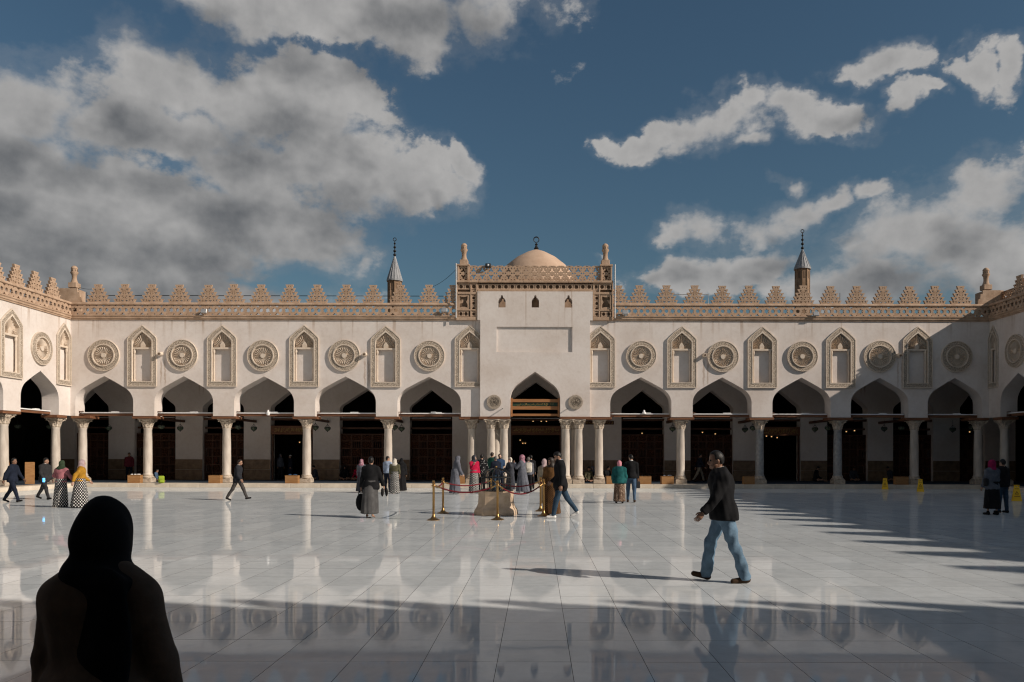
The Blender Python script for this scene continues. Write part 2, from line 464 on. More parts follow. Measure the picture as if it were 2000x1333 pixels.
class MB:
    """collects shapes and links them as ONE mesh object"""
    def __init__(self):
        self.v = []
        self.f = []
        self.mi = []
        self.cur = 0

    def add(self, verts, faces, M=None):
        o = len(self.v)
        if M is not None:
            verts = [tuple(M @ Vector(p)) for p in verts]
        self.v += [tuple(p) for p in verts]
        for q in faces:
            self.f.append(tuple(i + o for i in q))
            self.mi.append(self.cur)
        return self

    def box(self, x0, x1, y0, y1, z0, z1, M=None):
        vs = [(x0, y0, z0), (x1, y0, z0), (x1, y1, z0), (x0, y1, z0), (x0, y0, z1), (x1, y0, z1), (x1, y1, z1), (x0, y1, z1)]
        fs = [(0, 3, 2, 1), (4, 5, 6, 7), (0, 1, 5, 4), (1, 2, 6, 5), (2, 3, 7, 6), (3, 0, 4, 7)]
        return self.add(vs, fs, M)

    def bbox(self, x0, x1, y0, y1, z0, z1, b=0.01, M=None):
        """box with chamfered edges"""
        xs, ys, zs = (x0, x1), (y0, y1), (z0, z1)
        vs = []
        idx = {}
        for i in range(2):
            for j in range(2):
                for k in range(2):
                    sx, sy, sz = (1, -1)[i], (1, -1)[j], (1, -1)[k]
                    X, Y, Z = xs[i], ys[j], zs[k]
                    idx[i, j, k, 'x'] = len(vs); vs.append((X, Y + sy * b, Z + sz * b))
                    idx[i, j, k, 'y'] = len(vs); vs.append((X + sx * b, Y, Z + sz * b))
                    idx[i, j, k, 'z'] = len(vs); vs.append((X + sx * b, Y + sy * b, Z))
        fs = []
        for s in range(2):
            fs.append([idx[s, a, c, 'x'] for a, c in ((0, 0), (1, 0), (1, 1), (0, 1))])
            fs.append([idx[a, s, c, 'y'] for a, c in ((0, 0), (1, 0), (1, 1), (0, 1))])
            fs.append([idx[a, c, s, 'z'] for a, c in ((0, 0), (1, 0), (1, 1), (0, 1))])
        for a in range(2):
            for c in range(2):
                fs.append([idx[a, c, 0, 'x'], idx[a, c, 1, 'x'], idx[a, c, 1, 'y'], idx[a, c, 0, 'y']])
                fs.append([idx[a, 0, c, 'x'], idx[a, 1, c, 'x'], idx[a, 1, c, 'z'], idx[a, 0, c, 'z']])
                fs.append([idx[0, a, c, 'y'], idx[1, a, c, 'y'], idx[1, a, c, 'z'], idx[0, a, c, 'z']])
        for i in range(2):
            for j in range(2):
                for k in range(2):
                    fs.append([idx[i, j, k, t] for t in 'xyz'])
        return self.add(vs, fs, M)

    def lathe(self, prof, n=16, c=(0, 0, 0), M=None, a0=0.0):
        vs, fs = [], []
        for (r, z) in prof:
            for i in range(n):
                a = a0 + 2 * math.pi * i / n
                vs.append((c[0] + r * math.cos(a), c[1] + r * math.sin(a), c[2] + z))
        for k in range(len(prof) - 1):
            for i in range(n):
                j = (i + 1) % n
                fs.append((k * n + i, k * n + j, (k + 1) * n + j, (k + 1) * n + i))
        fs.append(tuple(range(n))[::-1])
        fs.append(tuple((len(prof) - 1) * n + i for i in range(n)))
        return self.add(vs, fs, M)

    def tube(self, pts, rad, n=8, M=None):
        pts = [Vector(p) for p in pts]
        rads = rad if isinstance(rad, (list, tuple)) else [rad] * len(pts)
        vs, fs = [], []
        up = None
        for k, p in enumerate(pts):
            t = (pts[min(k + 1, len(pts) - 1)] - pts[max(k - 1, 0)]).normalized()
            if up is None:
                up = Vector((0, 0, 1)) if abs(t.z) < 0.9 else Vector((1, 0, 0))
            s = t.cross(up).normalized()
            up = s.cross(t).normalized()
            for i in range(n):
                a = 2 * math.pi * i / n
                vs.append(tuple(p + (s * math.cos(a) + up * math.sin(a)) * rads[k]))
        for k in range(len(pts) - 1):
            for i in range(n):
                j = (i + 1) % n
                fs.append((k * n + i, k * n + j, (k + 1) * n + j, (k + 1) * n + i))
        fs.append(tuple(range(n))[::-1])
        fs.append(tuple((len(pts) - 1) * n + i for i in range(n)))
        return self.add(vs, fs, M)

    def ball(self, c, r, n=12, m=8, s=(1, 1, 1), M=None):
        prof = [(max(1e-4, math.sin(math.pi * k / m)) * r, -math.cos(math.pi * k / m) * r * s[2]) for k in range(m + 1)]
        return self.lathe(prof, n, c, M)

    def plate(self, outline, holes, y0, y1, M=None):
        """flat plate in the x-z plane with real holes, from y0 (front) to y1"""
        loops = [list(outline)] + [list(h) for h in holes]
        tri = tessellate_polygon([[Vector((p[0], p[1], 0)) for p in l] for l in loops])
        flat = [p for l in loops for p in l]
        n = len(flat)
        vs = [(p[0], y0, p[1]) for p in flat] + [(p[0], y1, p[1]) for p in flat]
        fs = []
        for t in tri:
            fs.append(tuple(t))
            fs.append(tuple(i + n for i in reversed(t)))
        o = 0
        for l in loops:
            k = len(l)
            for i in range(k):
                a, b = o + i, o + (i + 1) % k
                fs.append((a, b, b + n, a + n))
            o += k
        return self.add(vs, fs, M)

    def mesh(self, name, mats, smooth=False):
        me = bpy.data.meshes.new(name)
        me.from_pydata(self.v, [], self.f)
        if isinstance(mats, str):
            mats = [mats]
        for mt in mats:
            me.materials.append(MATS[mt])
        if len(mats) > 1:
            me.polygons.foreach_set('material_index', self.mi)
        if smooth:
            me.polygons.foreach_set('use_smooth', [True] * len(me.polygons))
            me.set_sharp_from_angle(angle=R(smooth if smooth is not True else 40))
        me.validate(clean_customdata=False)
        me.update()
        return me

    def build(self, name, mats, parent=None, smooth=False, loc=(0, 0, 0), rz=0.0):
        return link(name, self.mesh(name, mats, smooth), parent, loc, rz)


def link(name, me, parent=None, loc=(0, 0, 0), rz=0.0):
    o = bpy.data.objects.new(name, me)
    COL.objects.link(o)
    o.location = loc
    o.rotation_euler = (0, 0, rz)
    if parent is not None:
        o.parent = parent
    return o


def tag(o, label=None, cat=None, group=None, kind=None):
    if label:
        o['label'] = label
    if cat:
        o['category'] = cat
    if group:
        o['group'] = group
    if kind:
        o['kind'] = kind
    return o


def thing(name, label, cat, loc=(0, 0, 0), rz=0.0, group=None):
    o = bpy.data.objects.new(name, None)
    COL.objects.link(o)
    o.location = loc
    o.rotation_euler = (0, 0, rz)
    o.empty_display_size = 0.3
    return tag(o, label, cat, group)


def ngon(cx, cz, r, n, a0=0.0, sx=1.0):
    return [(cx + sx * r * math.cos(a0 + 2 * math.pi * i / n), cz + r * math.sin(a0 + 2 * math.pi * i / n)) for i in range(n)]


def star(cx, cz, r1, r2, n, a0=math.pi / 2):
    return [(cx + (r1 if i % 2 == 0 else r2) * math.cos(a0 + math.pi * i / n),
             cz + (r1 if i % 2 == 0 else r2) * math.sin(a0 + math.pi * i / n)) for i in range(2 * n)]


def keel(cx, hw, zb, zv, zc, co, za, n=7):
    """keel arch from bottom left over the apex to bottom right"""
    left = [(-hw, zb), (-hw, zv)]
    c = (-hw, zv + (zc - zv) * 0.62)
    for i in range(1, n + 1):
        t = i / n
        left.append(((1 - t) ** 2 * -hw + 2 * t * (1 - t) * c[0] + t * t * -co, (1 - t) ** 2 * zv + 2 * t * (1 - t) * c[1] + t * t * zc))
    left.append((-co * 0.5, zc + (za - zc) * 0.52))
    pts = left + [(0, za)] + [(-x, z) for x, z in reversed(left)]
    return [(cx + x, z) for x, z in pts]

# ------------------------------------------------------------------ the setting: ground, floor, platforms
YF = 40.4           # front of the far arcade
S = 38.5            # photo pixels per metre there
XL, XR = -23.7, 22.9
YN = 1.9            # front of the arcade the photographer stands in


def PX(x):
    return (x - 1050) / S


def PZ(y):
    return EYE + (890 - y) / S


MB().add([(-1500, -600, -0.12), (1500, -600, -0.12), (1500, 2400, -0.12), (-1500, 2400, -0.12)], [(0, 1, 2, 3)]).build('ground', 'ground_dust')
tag(bpy.data.objects['ground'], kind='structure')

TX, TY, TX0, TY0 = 0.578, 0.73, -0.313, 6.25
floor = MB().box(XL + 0.5, XR - 0.5, 2.2, 39.9, -0.10, -0.004).build('courtyard_floor', 'grout')
tag(floor, kind='structure')
fx0, fx1, fy0, fy1 = XL + 0.95, XR - 0.95, 2.45, 39.42
cells = []
for i in range(int((fx0 - TX0) / TX) - 1, int((fx1 - TX0) / TX) + 2):
    for j in range(int((fy0 - TY0) / TY) - 1, int((fy1 - TY0) / TY) + 2):
        x0, x1 = max(fx0, TX0 + i * TX), min(fx1, TX0 + (i + 1) * TX)
        y0, y1 = max(fy0, TY0 + j * TY), min(fy1, TY0 + (j + 1) * TY)
        if x1 - x0 > 0.03 and y1 - y0 > 0.03:
            cells.append((x0, x1, y0, y1))


def in_view(c):
    yc = c[3]
    if yc < 5.2:
        return False
    return -1120 / 1556 * yc < c[1] and c[0] < 1020 / 1556 * yc


full = [c for c in cells if in_view(c) and abs(c[1] - c[0] - TX) < 1e-3 and abs(c[3] - c[2] - TY) < 1e-3]
full.sort(key=lambda c: c[2] + 0.001 * abs(c[0]))
near = set(full[:300])
g = 0.0021
tile_me = MB().add([(-TX / 2 + g, -TY / 2 + g, 0), (TX / 2 - g, -TY / 2 + g, 0), (TX / 2 - g, TY / 2 - g, 0), (-TX / 2 + g, TY / 2 - g, 0),
                    (-TX / 2 + g, -TY / 2 + g, -.0035), (TX / 2 - g, -TY / 2 + g, -.0035), (TX / 2 - g, TY / 2 - g, -.0035), (-TX / 2 + g, TY / 2 - g, -.0035)],
                   [(0, 1, 2, 3), (0, 4, 5, 1), (1, 5, 6, 2), (2, 6, 7, 3), (3, 7, 4, 0)])
tile_me.mi = [0, 1, 1, 1, 1]
tile_me = tile_me.mesh('floor_tile', ['floor_marble', 'grout'])
rest = MB()
for c in cells:
    cx, cy = (c[0] + c[1]) / 2, (c[2] + c[3]) / 2
    tx, ty = random.gauss(0, 0.0006), random.gauss(0, 0.0006)
    if c in near:
        o = link('floor_tile', tile_me, floor, (cx, cy, 0))
        o.rotation_euler = (tx, ty, 0)
    else:
        hx, hy = (c[1] - c[0]) / 2 - g, (c[3] - c[2]) / 2 - g
        q = [(-hx, -hy), (hx, -hy), (hx, hy), (-hx, hy)]
        rest.add([(cx + a, cy + b, tx * b - ty * a) for a, b in q] + [(cx + a, cy + b, -.0035) for a, b in q],
                 [(0, 1, 2, 3), (0, 4, 5, 1), (1, 5, 6, 2), (2, 6, 7, 3), (3, 7, 4, 0)])
rest.mi = [0 if k_ % 5 == 0 else 1 for k_ in range(len(rest.f))]
tag(rest.build('far_floor_tiles', ['floor_marble', 'grout'], floor), kind='stuff')

# raised platforms under the arcades: a marble edge in slabs and the carpet behind it
PLZ = 0.2
plat = MB().box(-34, 34, 39.95, 60, -0.1, PLZ - 0.012)
plat.box(-34, XL + 0.42, -6, 39.94, -0.1, PLZ - 0.012)
plat.box(XR - 0.42, 34, -6, 39.94, -0.1, PLZ - 0.012)
plat.box(XL + 0.43, XR - 0.43, -6, 1.95, -0.1, PLZ - 0.012)
plat = tag(plat.build('arcade_platform', 'step_marble'), kind='structure')
slab_me = MB().bbox(0.004, 1.496, 0, 0.95, -0.02, PLZ, 0.012).mesh('step_slab', 'step_marble')
x = XL + 0.95
k = 0
while x < XR - 0.9:
    link('step_slab', slab_me, plat, (x, 39.43 + random.uniform(-.004, .004), 0))
    x += 1.5
for k in range(4):
    link('step_slab', slab_me, plat, (XL + 0.93, 39.43 - 6 + 1.5 * k, 0), R(90))
    link('step_slab', slab_me, plat, (XR - 0.93, 39.43 - 1.5 * k, 0), R(-90))
carpet = MB().box(-30, 30, 40.55, 58, PLZ - 0.005, PLZ + 0.006)
carpet.box(-30, XL - 0.2, -4, 40.54, PLZ - 0.005, PLZ + 0.006).box(XR + 0.2, 30, -4, 40.54, PLZ - 0.005, PLZ + 0.006)
tag(carpet.build('carpet', 'carpet'), kind='structure')

# ------------------------------------------------------------------ shared ornament meshes


def leaf(mb, ang, z0, h, r0, w, curl):
    pts = []
    n = 5
    for k in range(n + 1):
        t = k / n
        r = r0 + 0.02 + curl * t ** 2.2
        z = z0 + h * (t if t < 0.85 else 0.85 - (t - 0.85) * 0.5)
        ww = w * (1 - 0.25 * t) * (0.85 if k == n else 1)
        pts.append((r, z, ww))
    vs, fs = [], []
    for (r, z, ww) in pts:
        for s, dr in ((-1, -0.012), (0, 0.018), (1, -0.012)):
            a = ang + s * ww / max(r, .1)
            vs.append(((r + dr) * math.cos(a), (r + dr) * math.sin(a), z))
    for k in range(n):
        for s in range(2):
            a = k * 3 + s
            fs.append((a, a + 1, a + 4, a + 3))
    mb.add(vs, fs)


def capital_mesh(name, style):
    mb = MB()
    if style == 0:
        mb.lathe([(0.20, 0), (0.215, 0.02), (0.20, 0.04), (0.205, 0.06), (0.22, 0.2), (0.26, 0.34), (0.33, 0.43), (0.33, 0.44)], 20)
        for row, (z0, h, w, c) in enumerate(((0.05, 0.20, 0.075, 0.07), (0.15, 0.23, 0.08, 0.12))):
            for i in range(8):
                leaf(mb, 2 * math.pi * (i + 0.5 * row) / 8, z0, h, 0.205 + 0.01 * row, w, c)
        for i in range(4):
            a = math.pi / 4 + i * math.pi / 2
            mb.tube([(0.24 * math.cos(a), 0.24 * math.sin(a), 0.24), (0.33 * math.cos(a), 0.33 * math.sin(a), 0.36),
                     (0.42 * math.cos(a), 0.42 * math.sin(a), 0.41), (0.44 * math.cos(a), 0.44 * math.sin(a), 0.37),
                     (0.40 * math.cos(a), 0.40 * math.sin(a), 0.355)], [.03, .035, .035, .03, .02], 6)
    else:
        mb.lathe([(0.20, 0), (0.215, 0.02), (0.20, 0.04), (0.205, 0.08), (0.24, 0.2), (0.31, 0.34), (0.37, 0.42), (0.375, 0.44)], 24)
        for row in range(5):
            for i in range(14):
                a = 2 * math.pi * (i + 0.5 * (row % 2)) / 14
                t = (row + 0.6) / 5
                r = 0.205 + 0.165 * t ** 1.7
                mb.ball((r * math.cos(a), r * math.sin(a), 0.05 + 0.36 * t), 0.028, 6, 4)
    # concave abacus
    n = 8
    out = []
    for i in range(4):
        a, b = math.pi / 4 + i * math.pi / 2, math.pi / 4 + (i + 1) * math.pi / 2
        A, B = Vector((0.5 * math.cos(a), 0.5 * math.sin(a))), Vector((0.5 * math.cos(b), 0.5 * math.sin(b)))
        for k in range(n):
            t = k / n
            p = A.lerp(B, t) * (1 - 0.16 * math.sin(math.pi * t))
            out.append((p.x, p.y))
    m = len(out)
    mb.add([(p[0], p[1], 0.43) for p in out] + [(p[0], p[1], 0.48) for p in out],
           [tuple(range(m))[::-1], tuple(range(m, 2 * m))] + [(i, (i + 1) % m, (i + 1) % m + m, i + m) for i in range(m)])
    return mb.mesh(name, 'capital_stone', 50)


CAPITAL = [capital_mesh('capital', 0), capital_mesh('capital', 1)]
SHAFT = {}
for mt in ('marble_column', 'grey_column'):
    SHAFT[mt] = MB().lathe([(0.235, 0.395), (0.235, 0.43), (0.215, 0.45), (0.215, 1.2), (0.205, 2.1), (0.19, 2.70), (0.205, 2.72), (0.205, 2.765)], 24).mesh('column', mt, 40)
bm_ = MB().bbox(-0.29, 0.29, -0.29, 0.29, 0.0, 0.20, 0.012).bbox(-0.265, 0.265, -0.265, 0.265, 0.2, 0.24, 0.01)
bm_.lathe([(0.30, 0.24), (0.31, 0.265), (0.30, 0.29), (0.26, 0.31), (0.25, 0.34), (0.265, 0.36), (0.25, 0.398)], 24)
BASE = bm_.mesh('column_base', 'capital_stone', 40)
ABACUS = MB().bbox(-0.62, 0.62, -0.40, 0.42, 3.245, 3.375, 0.01).mesh('impost_beam', 'wood_beam')


def column(parent, x, y, mat='marble_column', style=0, rz=0.0, half=None):
    c = link('column', SHAFT[mat], parent, (x, y, PLZ), rz)
    link('column_base', BASE, c)
    link('capital', CAPITAL[style], c, (0, 0, 2.762))
    return c


# pierced merlon in five flaring tiers
def merlon_mesh():
    tiers = [(0.587, 0.49), (0.49, 0.385), (0.40, 0.295), (0.29, 0.20), (0.198, 0.138)]   # (top, bottom) half widths, lowest first
    h = 0.182
    r_side = []
    for i, (t, b) in enumerate(tiers):
        r_side += [(b, i * h), (t * 0.93, (i + 0.72) * h), (t, (i + 0.98) * h), (t, (i + 1) * h)]
    outline = r_side + [(-x_, z_) for x_, z_ in reversed(r_side)]
    holes = []

    def tri(cx, cz, w, hh):
        holes.append([(cx - w, cz + hh), (cx, cz - hh), (cx + w, cz + hh)])
        if abs(cx) > 1e-6:
            holes.append([(-cx - w, cz + hh), (-cx, cz - hh), (-cx + w, cz + hh)])
    tri(0.045, 4.45 * h, 0.028, 0.035)
    tri(0.13, 3.42 * h, 0.055, 0.048)
    tri(0.215, 2.46 * h, 0.078, 0.058)
    tri(0.285, 1.45 * h, 0.075, 0.055)
    tri(0.415, 0.55 * h, 0.06, 0.045)
    tri(0.27, 0.52 * h, 0.03, 0.05)
    tri(0.11, 0.42 * h, 0.08, 0.042)
    for s in (-1, 1):
        holes.append([(s * 0.035, 2.1 * h), (s * 0.085, 2.45 * h), (s * 0.05, 2.95 * h), (s * 0.055, 2.5 * h)])
        holes.append([(s * 0.03, 1.75 * h), (s * 0.13, 1.9 * h), (s * 0.16, 1.65 * h), (s * 0.09, 1.6 * h)])
        holes.append([(s * 0.02, 1.5 * h), (s * 0.07, 1.35 * h), (s * 0.12, 1.0 * h), (s * 0.055, 1.15 * h)])
        holes.append([(s * 0.06, 3.05 * h), (s * 0.11, 3.12 * h), (s * 0.05, 3.25 * h)])
    return MB().plate(outline, holes, -0.06, 0.06).mesh('merlon', 'stone')


MERLON = merlon_mesh()


def frieze_mesh():
    w, hgt = 0.953, 0.49
    x0, x1 = -0.158, w - 0.162
    holes = [star(0, hgt / 2, 0.15, 0.085, 6)]
    for cx in (0.318, 0.636):
        holes.append(ngon(cx, hgt / 2, 0.102, 6, math.pi / 2))
    for zz, s in ((0.012, 1), (hgt - 0.012, -1)):
        holes.append([(0.477 - 0.125, zz), (0.477 + 0.125, zz), (0.477 + 0.045, zz + s * 0.05), (0.477, zz + s * 0.115), (0.477 - 0.045, zz + s * 0.05)][::s])
        for cx in (0.145, 0.80 - 0.03):
            holes.append([(cx - 0.05, zz), (cx - 0.005 if cx > .5 else cx + 0.05, zz), (cx - 0.01 if cx > .5 else cx + 0.035, zz + s * 0.05), (cx - 0.035, zz + s * 0.05)][::s])
    return MB().plate([(x0, 0), (x1, 0), (x1, hgt), (x0, hgt)], holes, -0.05, 0.05).mesh('frieze_panel', 'stone')


FRIEZE = frieze_mesh()
FRIEZE_W = 0.953

# niche: carved keel-headed frame, shell hood, ledge and two colonettes
NZ0, NZV, NZA = 5.07, 7.48, 8.18


def niche_outline(hw, zb, zv, za):
    return [(-hw, zb), (hw, zb), (hw, zv), (hw * 0.93, zv + (za - zv) * 0.14), (hw * 0.5, zv + (za - zv) * 0.58), (0, za),
            (-hw * 0.5, zv + (za - zv) * 0.58), (-hw * 0.93, zv + (za - zv) * 0.14), (-hw, zv)]


def niche_meshes():
    inner = niche_outline(0.545, 5.29, 7.40, 7.93)
    fr = MB().plate(niche_outline(0.75, NZ0, NZV, NZA), [inner], -0.07, 0.03)
    frame = fr.mesh('niche', 'carved')
    rim = MB().plate(niche_outline(0.55, 5.285, 7.40, 7.94), [niche_outline(0.50, 5.335, 7.375, 7.85)], -0.085, 0.12)
    rim.plate(niche_outline(0.755, NZ0 - 0.005, NZV, NZA + 0.006), [niche_outline(0.715, NZ0 + 0.035, NZV - 0.01, NZA - 0.045)], -0.085, -0.02)
    rim = rim.mesh('niche_rim', 'rosette_stone')
    hood = MB().plate(niche_outline(0.488, 6.98, 7.37, 7.82), [], 0.115, 0.17)
    hood.box(-0.488, 0.488, -0.01, 0.16, 6.965, 7.055)
    for i in range(15):
        a = math.pi * (i + 0.5) / 15
        ro = 0.46 if abs(math.cos(a)) > 0.6 else 0.47 + 0.24 * (1 - abs(math.cos(a)) / 0.6)
        ri, da = 0.17, math.pi / 15 * 0.32
        c = (0, 7.07)
        P = lambda r, b, yy: (c[0] + r * math.cos(b), yy, c[1] + r * math.sin(b))
        hood.add([P(ri, a - da, .115), P(ri, a + da, .115), P(ro, a - da, .115), P(ro, a + da, .115), P(ri + .01, a, .06), P(ro - .03, a, -.03)],
                 [(0, 2, 5, 4), (1, 4, 5, 3), (2, 3, 5), (0, 4, 1)])
    hood.plate([(-0.11, 7.055), (0.11, 7.055), (0.12, 7.2), (0.06, 7.31), (0, 7.38), (-0.06, 7.31), (-0.12, 7.2)], [], 0.03, 0.12)
    hood = hood.mesh('shell_hood', 'smooth_trim')
    col = MB().lathe([(0.055, 5.345), (0.055, 5.42), (0.038, 5.45), (0.036, 6.75), (0.055, 6.80), (0.06, 6.86), (0.05, 6.965)], 10, (0, 0.045, 0)).mesh('colonette', 'smooth_trim', 40)
    return frame, rim, hood, col


NICHE = niche_meshes()
NICHE_HOLE = niche_outline(0.548, 5.287, 7.40, 7.935)


def niche(parent, x, sx=1.0):
    n = link('niche', NICHE[0], parent, (x, 0, 0))
    n.scale = (sx * random.uniform(.985, 1.0), 1, random.uniform(.998, 1.003))
    link('niche_rim', NICHE[1], n)
    link('shell_hood', NICHE[2], n)
    for s in (-1, 1):
        link('colonette', NICHE[3], n, (s * 0.43, 0, 0))
    return n


def ring_loop(r, n=48):
    return [(r * math.cos(2 * math.pi * i / n), r * math.sin(2 * math.pi * i / n)) for i in range(n)]


def roundel_meshes():
    ring = MB().plate(ring_loop(0.77), [ring_loop(0.545)], -0.085, 0.01).mesh('roundel', 'carved')
    rim = MB().plate(ring_loop(0.782), [ring_loop(0.757)], -0.10, 0.005)
    rim.plate(ring_loop(0.56), [ring_loop(0.515)], -0.13, 0.005)
    rim = rim.mesh('roundel_rim', 'rosette_stone')
    ro = MB().plate(ring_loop(0.516), [], -0.012, 0.005)
    n = 24
    for i in range(n):
        a, da = 2 * math.pi * i / n, math.pi / n * 0.55
        P = lambda r, b, yy: (r * math.cos(b), yy, r * math.sin(b))
        ro.add([P(.13, a - da, -.012), P(.13, a + da, -.012), P(.42, a - da, -.012), P(.42, a + da, -.012), P(.14, a, -.05), P(.40, a, -.115)],
               [(0, 2, 5, 4), (1, 4, 5, 3), (2, 3, 5), (0, 4, 1)])
        ro.ball((0.44 * math.cos(a + math.pi / n), -0.03, 0.44 * math.sin(a + math.pi / n)), 0.032, 6, 4)
    ro.plate(ring_loop(0.12, 20), [], -0.085, 0.0)
    return ring, rim, ro.mesh('rosette', 'rosette_stone')


ROUNDEL = roundel_meshes()


def roundel(parent, x, z=6.66, s=1.0):
    n = link('roundel', ROUNDEL[0], parent, (x + random.uniform(-.02, .02), 0, z + random.uniform(-.02, .02)))
    q = s * random.uniform(.97, 1.03)
    n.scale = (q, random.uniform(.9, 1.1), q * random.uniform(.98, 1.02))
    n.rotation_euler = (0, random.uniform(0, 6), 0)
    link('roundel_rim', ROUNDEL[1], n)
    link('rosette', ROUNDEL[2], n)
    return n


sp = MB()
sp.tube([(0, 0.05, 0.03), (0, -0.12, 0.01), (0, -0.27, 0)], [0.115, 0.10, 0.095], 12)
sp.cur = 1
sp.tube([(0, -0.262, 0.0), (0, -0.274, 0.0)], [0.06, 0.06], 10)  # dark disc painted for the shade inside the mouth
SPOUT = sp.mesh('water_spout', ['smooth_trim', 'recess_shade'], 40)

# small minaret-shaped finial
fin = MB()
fin.bbox(-0.21, 0.21, -0.21, 0.21, 0, 0.26, 0.015)
fin.lathe([(0.19, 0.26), (0.17, 0.30), (0.125, 0.42), (0.115, 0.55), (0.13, 0.68), (0.185, 0.77), (0.19, 0.82), (0.15, 0.83), (0.145, 0.98), (0.165, 1.0), (0.15, 1.06), (0.10, 1.12), (0.02, 1.16)], 14)
fin.cur = 1
for i in range(8):
    a = 2 * math.pi * i / 8
    fin.box(-0.02, 0.02, -0.152, -0.13, 0.85, 0.95, Matrix.Rotation(a, 4, 'Z'))  # dark plates stand in for the shade in the openings
FINIAL = fin.mesh('finial', ['stone', 'recess_shade'], 40)

CORNICE_PROFILE = [(-0.02, 8.45), (-0.05, 8.45), (-0.06, 8.50), (-0.10, 8.53), (-0.10, 8.60), (-0.14, 8.64), (-0.14, 8.70), (0.30, 8.70), (0.30, 8.45)]
COPING_PROFILE = [(-0.07, 9.20), (-0.10, 9.22), (-0.10, 9.27), (-0.07, 9.33), (0.13, 9.33), (0.13, 9.20)]


def extrude_x(mb, prof, x0, x1):
    n = len(prof)
    mb.add([(x0, p[0], p[1]) for p in prof] + [(x1, p[0], p[1]) for p in prof],
           [tuple(range(n)), tuple(range(n, 2 * n))[::-1]] + [(i, (i + 1) % n, (i + 1) % n + n, i + n) for i in range(n)])
    return mb


WZB = 3.58          # underside of the wall above the columns
WZT = 8.62
WTH = 0.84


def wall_outline(x0, x1, arches, zt):
    pts = [(x0, WZB)]
    for (l, r) in arches:
        hw, cx = (r - l) / 2, (l + r) / 2
        pts += keel(cx, hw, WZB, 4.28, 5.02, hw * 0.70, 5.60, 10)
    pts += [(x1, WZB), (x1, zt), (x0, zt)]
    return pts


def arcade_wall(root, x0, x1, arches, niches, zt=WZT, mat='plaster'):
    out = wall_outline(x0, x1, arches, zt)
    holes = [[(nx + px * sx, pz) for px, pz in NICHE_HOLE] for nx, sx in niches]
    mb = MB().plate(out, holes, 0, 0.165)
    mb.plate(out, [], 0.166, WTH)
    return mb.build('wall', mat, root)


def tie_beam(root, l, r, y=0.42, z=3.60):
    b = MB().bbox(l + 0.005, r - 0.005, y, y + 0.12, z, z + 0.13, 0.006).build('tie_beam', 'wood_beam', root)
    s = MB().box(l + 0.06, r - 0.06, y - 0.05, y + 0.06, z + 0.134, z + 0.185)
    w = (r - l)
    s.box(l + 0.55 * w, l + 0.68 * w, y - 0.055, y + 0.065, z + 0.186, z + 0.225)
    s.build('light_strip', 'white_paint', b)
    k = MB().box(l + 0.012, l + 0.22, y - 0.12, y - 0.003, z + 0.02, z + 0.10).box(l + 0.012, l + 0.2, y - 0.12, y - 0.02, z + 0.2, z + 0.24)
    k.build('beam_bracket', 'wood_dark', b)
    return b


def band(root, x0, x1, name, prof, joint=1.9):
    """cornice or coping laid in separate stones"""
    n = max(1, round((x1 - x0) / joint))
    w = (x1 - x0) / n
    me = extrude_x(MB(), prof, 0.003, w - 0.003).mesh(name, 'stone')
    for k in range(n):
        o = link(name, me, root, (x0 + k * w, 0, 0))


def frieze(root, x0, x1):
    n = max(1, round((x1 - x0) / FRIEZE_W))
    s = (x1 - x0) / (n * FRIEZE_W)
    for k in range(n):
        o = link('frieze_panel', FRIEZE, root, (x0 + (k * FRIEZE_W + 0.16) * s, 0, 8.705))
        o.scale = (s, 1, 1)


# ------------------------------------------------------------------ far arcade
far = thing('arcade', 'long sunlit white arcade across the far side of the courtyard with pierced tan cresting', 'arcade', (0, YF, 0))
archL = [(147, 260), (301.5, 416), (457, 574), (615.3, 734), (776, 900)]
archR = [(1191.6, 1311), (1352.7, 1467.8), (1508.4, 1622), (1661.5, 1774), (1811.8, 1917.6)]
aL = [(PX(a), PX(b)) for a, b in archL]
aR = [(PX(a), PX(b)) for a, b in archR]
nichesL = [278, 433.6, 594, 753, 917]
nichesR = [1172, 1331, 1488, 1641, 1791]
arcade_wall(far, XL, PX(939), aL, [(PX(n), 1 if n < 900 else .99) for n in nichesL])
arcade_wall(far, PX(1150), XR, aR, [(PX(n), 1 if n > 1200 else .98) for n in nichesR])
for n in nichesL + nichesR:
    niche(far, PX(n))
for rx in (202.7, 356, 513.4, 672.5, 838.5, 1251, 1411, 1565.5, 1717, 1866.8):
    roundel(far, PX(rx))
for sx in (315, 713, 1375, 1754):
    link('water_spout', SPOUT, far, (PX(sx), 0, 6.70))
for l, r in aL + aR:
    tie_beam(far, l, r)
cols = [(281, 'marble_column', 0), (436.5, 'marble_column', 0), (594.6, 'marble_column', 1), (755, 'marble_column', 0), (920, 'marble_column', 0),
        (1171, 'marble_column', 0), (1332, 'marble_column', 0), (1488, 'grey_column', 0), (1642, 'grey_column', 0), (1793, 'marble_column', 1)]
for cxp, mt, st in cols:
    column(far, PX(cxp), 0.42, mt, st)
    link('impost_beam', ABACUS, far, (PX(cxp), 0.42, PLZ))
    MB().bbox(-0.07, 0.07, 0.84, 4.58, 3.44, 3.57, 0.006).build('depth_beam', 'wood_dark', far, loc=(PX(cxp), 0, 0))
for x in (XL + 0.38, XR - 0.32):
    column(far, x, 0.42)
MB().bbox(-0.5, 0.5, 0.01, 0.84, 3.45, 3.575, 0.008).build('impost_beam', 'wood_beam', far, loc=(XL + 0.5, 0, 0))
MB().bbox(-0.5, 0.5, 0.01, 0.84, 3.45, 3.575, 0.008).build('impost_beam', 'wood_beam', far, loc=(XR - 0.5, 0, 0))
band(far, XL + 0.10, PX(892), 'cornice_stone', CORNICE_PROFILE)
